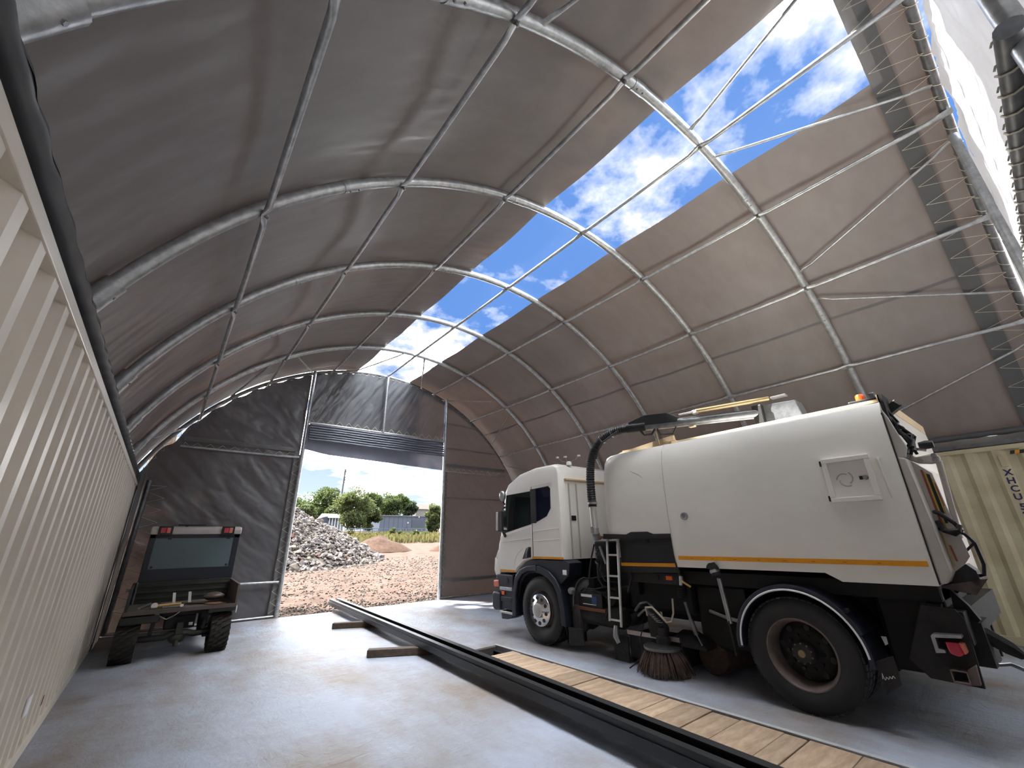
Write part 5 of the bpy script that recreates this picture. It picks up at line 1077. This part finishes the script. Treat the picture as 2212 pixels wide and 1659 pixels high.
for i in range(3600):
    x, y, q = spot(); m = rnd.choice(('rubble_a', 'rubble_b', 'rubble_c')); scatter(small[m], rnd.choice(chunks), (x, y, pz(x, y) + 0.01), rnd.uniform(0.06, 0.15), rnd)
for m in small: obj('rubble_bits', small[m], m, pile, kind='stuff', fix=False)

# far buildings: positions by true distance along y
SX_ = lambda x60, y: -4.38 + (x60 + 4.38) * (y + 1.54) / 61.54
SZ_ = lambda z60, y: 1.556 + (z60 - 1.556) * (y + 1.54) / 61.54
def bld(name, label, x0, x1, zt, zb_, y, depth, m, roofm, cat='building'):
    t = thing(name, label, cat, (SX_((x0 + x1) / 2, y), y, SZ_(zb_, y) - 0.3), world=True)
    a, b = SX_(x0, y), SX_(x1, y); z0, z1 = min(SZ_(zb_, y) - 0.8, gz(0, y) - 0.1), SZ_(zt, y)
    obj('wall', B(a, b, y, y + depth, z0, z1), m, t)
    return t, a, b, z0, z1
t, a, b, z0, z1 = bld('industrial_unit', 'blue-grey industrial unit with roller door among the trees', 20.0, 28.6, 5.0, 2.72, 130, 14, 'blue_clad', 'pale_roof')
obj('roof', MB().prism([(129.6, z1), (129.6, z1 + 0.18), (137, z1 + 0.30), (144.4, z1)], a - 0.3, b + 0.3), 'pale_roof', t)
ra, rb = SX_(25.0, 130), SX_(27.05, 130); rd = obj('roller_door', B(ra, rb, 129.9, 130.05, z0 + 0.6, SZ_(4.52, 130)), 'blue_door', t)
for k in range(9): obj('door_slat', B(ra + 0.1, rb - 0.1, 129.84, 129.9, z0 + 0.7 + 0.42 * k, z0 + 0.96 + 0.42 * k), 'blue_door', rd)
obj('side_door', B(SX_(23.95, 130), SX_(24.55, 130), 129.9, 130.05, z0 + 0.6, SZ_(3.4, 130)), 'utv_navy', t)
for xx, zz_ in ((24.3, 4.0), (26.1, 4.85)): obj('wall_lamp', B(SX_(xx, 130), SX_(xx, 130) + 0.3, 129.8, 130, SZ_(zz_, 130), SZ_(zz_, 130) + 0.3), 'sticker_white', t)
for k in range(12): obj('cladding_rib', B(a + k * (b - a) / 12, a + k * (b - a) / 12 + 0.06, 129.93, 130.02, z0 + 0.6, z1), 'blue_clad', t)
t, a, b, z0, z1 = bld('greenhouse_shed', 'pale glazed shed with dark gable behind the rubble heap', 12.6, 14.9, 4.6, 3.2, 110, 8, 'glasshouse', 'pale_roof')
obj('gable', MB().prism([(SX_(10.2, 110), SZ_(4.05, 110)), (SX_(12.4, 110), SZ_(4.75, 110)), (SX_(12.7, 110), SZ_(4.75, 110)), (SX_(12.7, 110), SZ_(3.0, 110)), (SX_(10.2, 110), SZ_(3.0, 110))], 109.6, 110.0, 'y'), 'blue_door', t)
for k in range(7): obj('glazing_bar', B(a + k * (b - a) / 6 - 0.05, a + k * (b - a) / 6 + 0.05, 109.9, 110, z0, z1), 'sticker_white', t)
obj('roof', MB().prism([(109.5, z1), (114, z1 + 1.2), (118.5, z1)], a - 0.2, b + 0.2), 'pale_roof', t)
t, a, b, z0, z1 = bld('low_warehouse', 'long pale roofed warehouse at the left beyond the rubble heap', 4.0, 9.9, 4.55, 3.0, 106, 16, 'house_wall', 'pale_roof')
obj('roof', MB().prism([(107.6, z1 - 0.2), (116, z1 + 1.0), (124, z1 - 0.2)], a - 0.4, b + 0.2), 'pale_roof', t)
for k in range(6): obj('roof_light', B(a + 1 + 1.8 * k, a + 1.6 + 1.8 * k, 110, 110.2, z1 + 0.16, z1 + 0.24), 'glasshouse', t)
t, a, b, z0, z1 = bld('hillside_house', 'brown roofed house on the skyline above the industrial unit', 25.6, 29.2, 6.2, 5.2, 190, 9, 'house_wall', 'house_roof')
obj('roof', MB().prism([(189.5, z1 - 0.3), (194, z1 + 2.4), (199.5, z1 - 0.3)], a - 0.5, b + 0.5), 'house_roof', t)
for k in range(5): obj('window', B(a + 1.2 + 2.4 * k, a + 2.2 + 2.4 * k, 189.9, 190, z0 + 1.6, z0 + 2.8), 'blue_door', t)
t, a, b, z0, z1 = bld('chimney_house', 'small pale house with chimney half hidden behind the trees', 19.8, 21.6, 6.3, 5.3, 185, 8, 'house_wall', 'house_roof')
obj('roof', MB().prism([(184.6, z1 - 0.2), (189, z1 + 1.8), (193.4, z1 - 0.2)], a - 0.4, b + 0.4), 'house_roof', t)
obj('chimney', B(a + 0.6, a + 1.4, 188.5, 189.5, z1, z1 + 3.4), 'house_roof', t)
# tall mast and yard fence
mast = thing('lattice_mast', 'tall thin lattice mast standing above the trees', 'mast', (SX_(14.0, 172), 172, SZ_(4.0, 172)), world=True)
mx0 = SX_(14.1, 172); mzt = SZ_(11.2, 172); mzb = gz(0, 172) - 0.1
obj('pole', MB().tube([(mx0, 172, mzb), (mx0 + 0.5, 172, mzt)], 0.32, 8), 'sticker_black', mast)
for k in range(5): obj('antenna_panel', MB().box(mx0 + 0.1 + 0.02 * k, mx0 + 0.8, 171.7, 172.3, mzt - 5.5 + k * 1.1, mzt - 4.9 + k * 1.1), 'sticker_black', mast)
fence = thing('yard_fence', 'pale blue post and rail fence along the far side of the yard', 'fence', (SX_(20, 95), 95, gz(0, 95)), world=True)
for k in range(15):
    x = SX_(15.6, 95) + k * 1.35; obj('post', B(x, x + 0.12, 95, 95.12, gz(0, 95) - 0.2, gz(0, 95) + 1.25), 'fence_paint', fence)
for z in (0.55, 1.1): obj('rail', B(SX_(15.6, 95), SX_(15.6, 95) + 19.2, 94.94, 95.0, gz(0, 95) + z, gz(0, 95) + z + 0.14), 'fence_paint', fence)

# trees, bushes and weeds
def tree(name, label, cx, cy, zb_, zt, rad, m, n, ls, seed, group=None, trunk=0.25, low=0.25, cat='tree'):
    rnd = random.Random(seed); h = zt - zb_
    t = thing(name, label, cat, (cx, cy, zb_), group, world=True)
    blobs = []; zm = zb_ + h * (low + 1) / 2; hh = h * (1 - low) / 2
    for k in range(max(10, int(n / 170))):
        u = Vector((rnd.gauss(0, 1), rnd.gauss(0, 1), rnd.gauss(0, 1))).normalized() * (rnd.random() ** 0.4)
        q = rad * rnd.uniform(0.22, 0.42)
        blobs.append((cx + u.x * (rad - q), cy + u.y * (rad - q), zm + u.z * (hh - q * 0.6), q, q * 0.75))
    vs, fs = [], []
    for i in range(n):
        bx_, by_, bz_, br_, bh_ = rnd.choice(blobs); u = Vector((rnd.gauss(0, 1), rnd.gauss(0, 1), rnd.gauss(0, 1))).normalized() * (rnd.random() ** 0.3)
        p = Vector((bx_ + u.x * br_, by_ + u.y * br_, bz_ + u.z * bh_)); s = ls * rnd.uniform(0.6, 1.3)
        e1 = Vector((rnd.gauss(0, 1), rnd.gauss(0, 1), rnd.gauss(0, 0.7))).normalized(); e2 = e1.cross(Vector((rnd.gauss(0, 1), rnd.gauss(0, 1), rnd.gauss(0, 1)))).normalized()
        o = len(vs); vs += [p - e1 * s, p + e2 * s * 0.5, p + e1 * s, p - e2 * s * 0.5]; fs.append((o, o + 1, o + 2, o + 3))
    obj('foliage', MB().add(vs, fs), m, t, fix=False)
    mb = MB().tube([(cx, cy, zb_ - 0.3), (cx + 0.1 * rad * nz(seed, 1), cy, zb_ + h * 0.4), (cx, cy, zb_ + h * 0.75)], [trunk, trunk * 0.75, trunk * 0.3], 8)
    for b_ in blobs[:9]: mb.tube([(cx, cy, zb_ + h * 0.35), ((cx + b_[0]) / 2, (cy + b_[1]) / 2, (zb_ + h * 0.45 + b_[2]) / 2), b_[:3]], [trunk * 0.45, trunk * 0.3, trunk * 0.1], 5)
    obj('trunk', mb, 'bark', t)
    return t
GT = 'trees beyond the yard'
for i, (x60, zt60, zb60, r60, y, m, lab) in enumerate((
    (8.6, 7.1, 3.6, 2.4, 168, 'leaf_mid', 'leafy green tree at the left edge of the doorway view'),
    (12.2, 8.3, 3.6, 2.7, 145, 'leaf_mid', 'rounded green tree left of the mast'),
    (16.0, 8.5, 2.75, 2.5, 100, 'leaf_light', 'largest pale green tree in the middle of the doorway view'),
    (18.6, 7.9, 2.75, 1.6, 108, 'leaf_mid', 'narrower tree just right of the largest tree'),
    (21.9, 8.2, 4.4, 2.0, 150, 'leaf_mid', 'round topped tree behind the industrial unit'),
    (24.4, 7.0, 4.6, 1.3, 160, 'leaf_dark', 'darker tree behind the right end of the industrial unit'),
    (29.0, 6.6, 2.3, 1.5, 85, 'leaf_light', 'loose shrubby tree beside the right door post'),
    (13.3, 6.1, 3.6, 1.2, 127, 'leaf_light', 'bright low tree behind the glazed shed'),
    (9.9, 5.9, 3.6, 1.2, 128, 'leaf_light', 'bright green shrub tree behind the warehouse roof'))):
    f = (y + 1.54) / 61.54
    tree('broadleaf_tree', lab, SX_(x60, y), y, gz(0, y) - 0.05, SZ_(zt60, y) * 1.04 + 0.6, r60 * f * 1.3, m, 8500, 0.17 * f, 100 + i, GT, trunk=0.28, low=max(0.02, (SZ_(zb60, y) - gz(0, y)) / (SZ_(zt60, y) * 1.04 + 0.6 - gz(0, y))))
GB = 'bushes along the edge of the yard'
for i, (x60, zt60, zb60, r60, y, m, lab) in enumerate((
    (22.0, 3.55, 2.3, 0.55, 70, 'leaf_light', 'bright green bush in front of the industrial unit'),
    (23.5, 3.0, 2.2, 0.6, 68, 'leaf_light', 'low bush right of the bright green bush'),
    (25.6, 3.1, 2.1, 0.75, 66, 'leaf_mid', 'green bush below the roller door'),
    (27.4, 3.0, 2.0, 0.7, 62, 'leaf_light', 'bush nearest the right door post'),
    (16.1, 3.0, 2.2, 0.5, 66, 'weed', 'yellowish weeds at the foot of the largest tree'),
    (18.3, 2.75, 2.2, 0.7, 64, 'weed', 'dry yellow weeds behind the gravel mound'),
    (20.0, 2.7, 2.2, 0.6, 66, 'weed', 'patch of dry weeds under the fence'),
    (24.7, 2.5, 1.9, 0.6, 58, 'weed', 'dry weeds behind the low gravel mound'),
    (26.6, 2.4, 1.8, 0.6, 55, 'weed', 'dry weeds close to the right door post'))):
    f = (y + 1.54) / 61.54
    tree('bush', lab, SX_(x60, y), y, gz(0, y) - 0.05, SZ_(zt60, y), r60 * f * 1.3, m, 900, 0.11 * f, 140 + i, GB, trunk=0.04, low=0.0, cat='bush')
# rough weeds over the far part of the yard: nobody could count them
rnd = random.Random(77); vs, fs = [], []
for i in range(3000):
    y = 38 + 52 * rnd.random(); x = -4.38 + (y + 1.54) * rnd.uniform(0.30, 0.56)
    if nz(x * 0.16, y * 0.11, 3) < -0.12: continue
    hgt = rnd.uniform(0.15, 0.65) * (1 + 0.8 * max(0, nz(x * 0.3, y * 0.3, 8))); w = rnd.uniform(0.06, 0.22); a = rnd.uniform(0, PI); z = gz(x, y); o = len(vs)
    vs += [(x - w * math.cos(a), y - w * math.sin(a), z), (x + w * math.cos(a), y + w * math.sin(a), z), (x + w * 1.3 * math.cos(a + 0.3), y + w * math.sin(a), z + hgt * 0.7), (x + 0.1 * w, y + rnd.uniform(-0.1, 0.1), z + hgt), (x - w * 1.2 * math.cos(a), y - w * math.sin(a + 0.4), z + hgt * 0.6)]
    fs.append((o, o + 1, o + 2, o + 3, o + 4))
obj('weed_growth', MB().add(vs, fs), 'weed', ground, kind='stuff', fix=False, label='dry yellow-green weeds growing over the far part of the yard')
# tall trees beside the shelter, beyond its left side: their shade dapples the roof and the doorway floor
GS = 'tall trees beside the shelter'
tree('shade_tree', 'tall broadleaf tree outside the left side of the shelter', -9.6, 8.4, -0.2, 19.5, 5.5, 'leaf_mid', 9000, 0.30, 301, GS, trunk=0.3, low=0.30)
tree('shade_tree', 'tall broadleaf tree behind the left part of the far gable', -4.9, 15.4, -0.1, 20.0, 4.9, 'leaf_mid', 8200, 0.26, 302, GS, trunk=0.3, low=0.27)
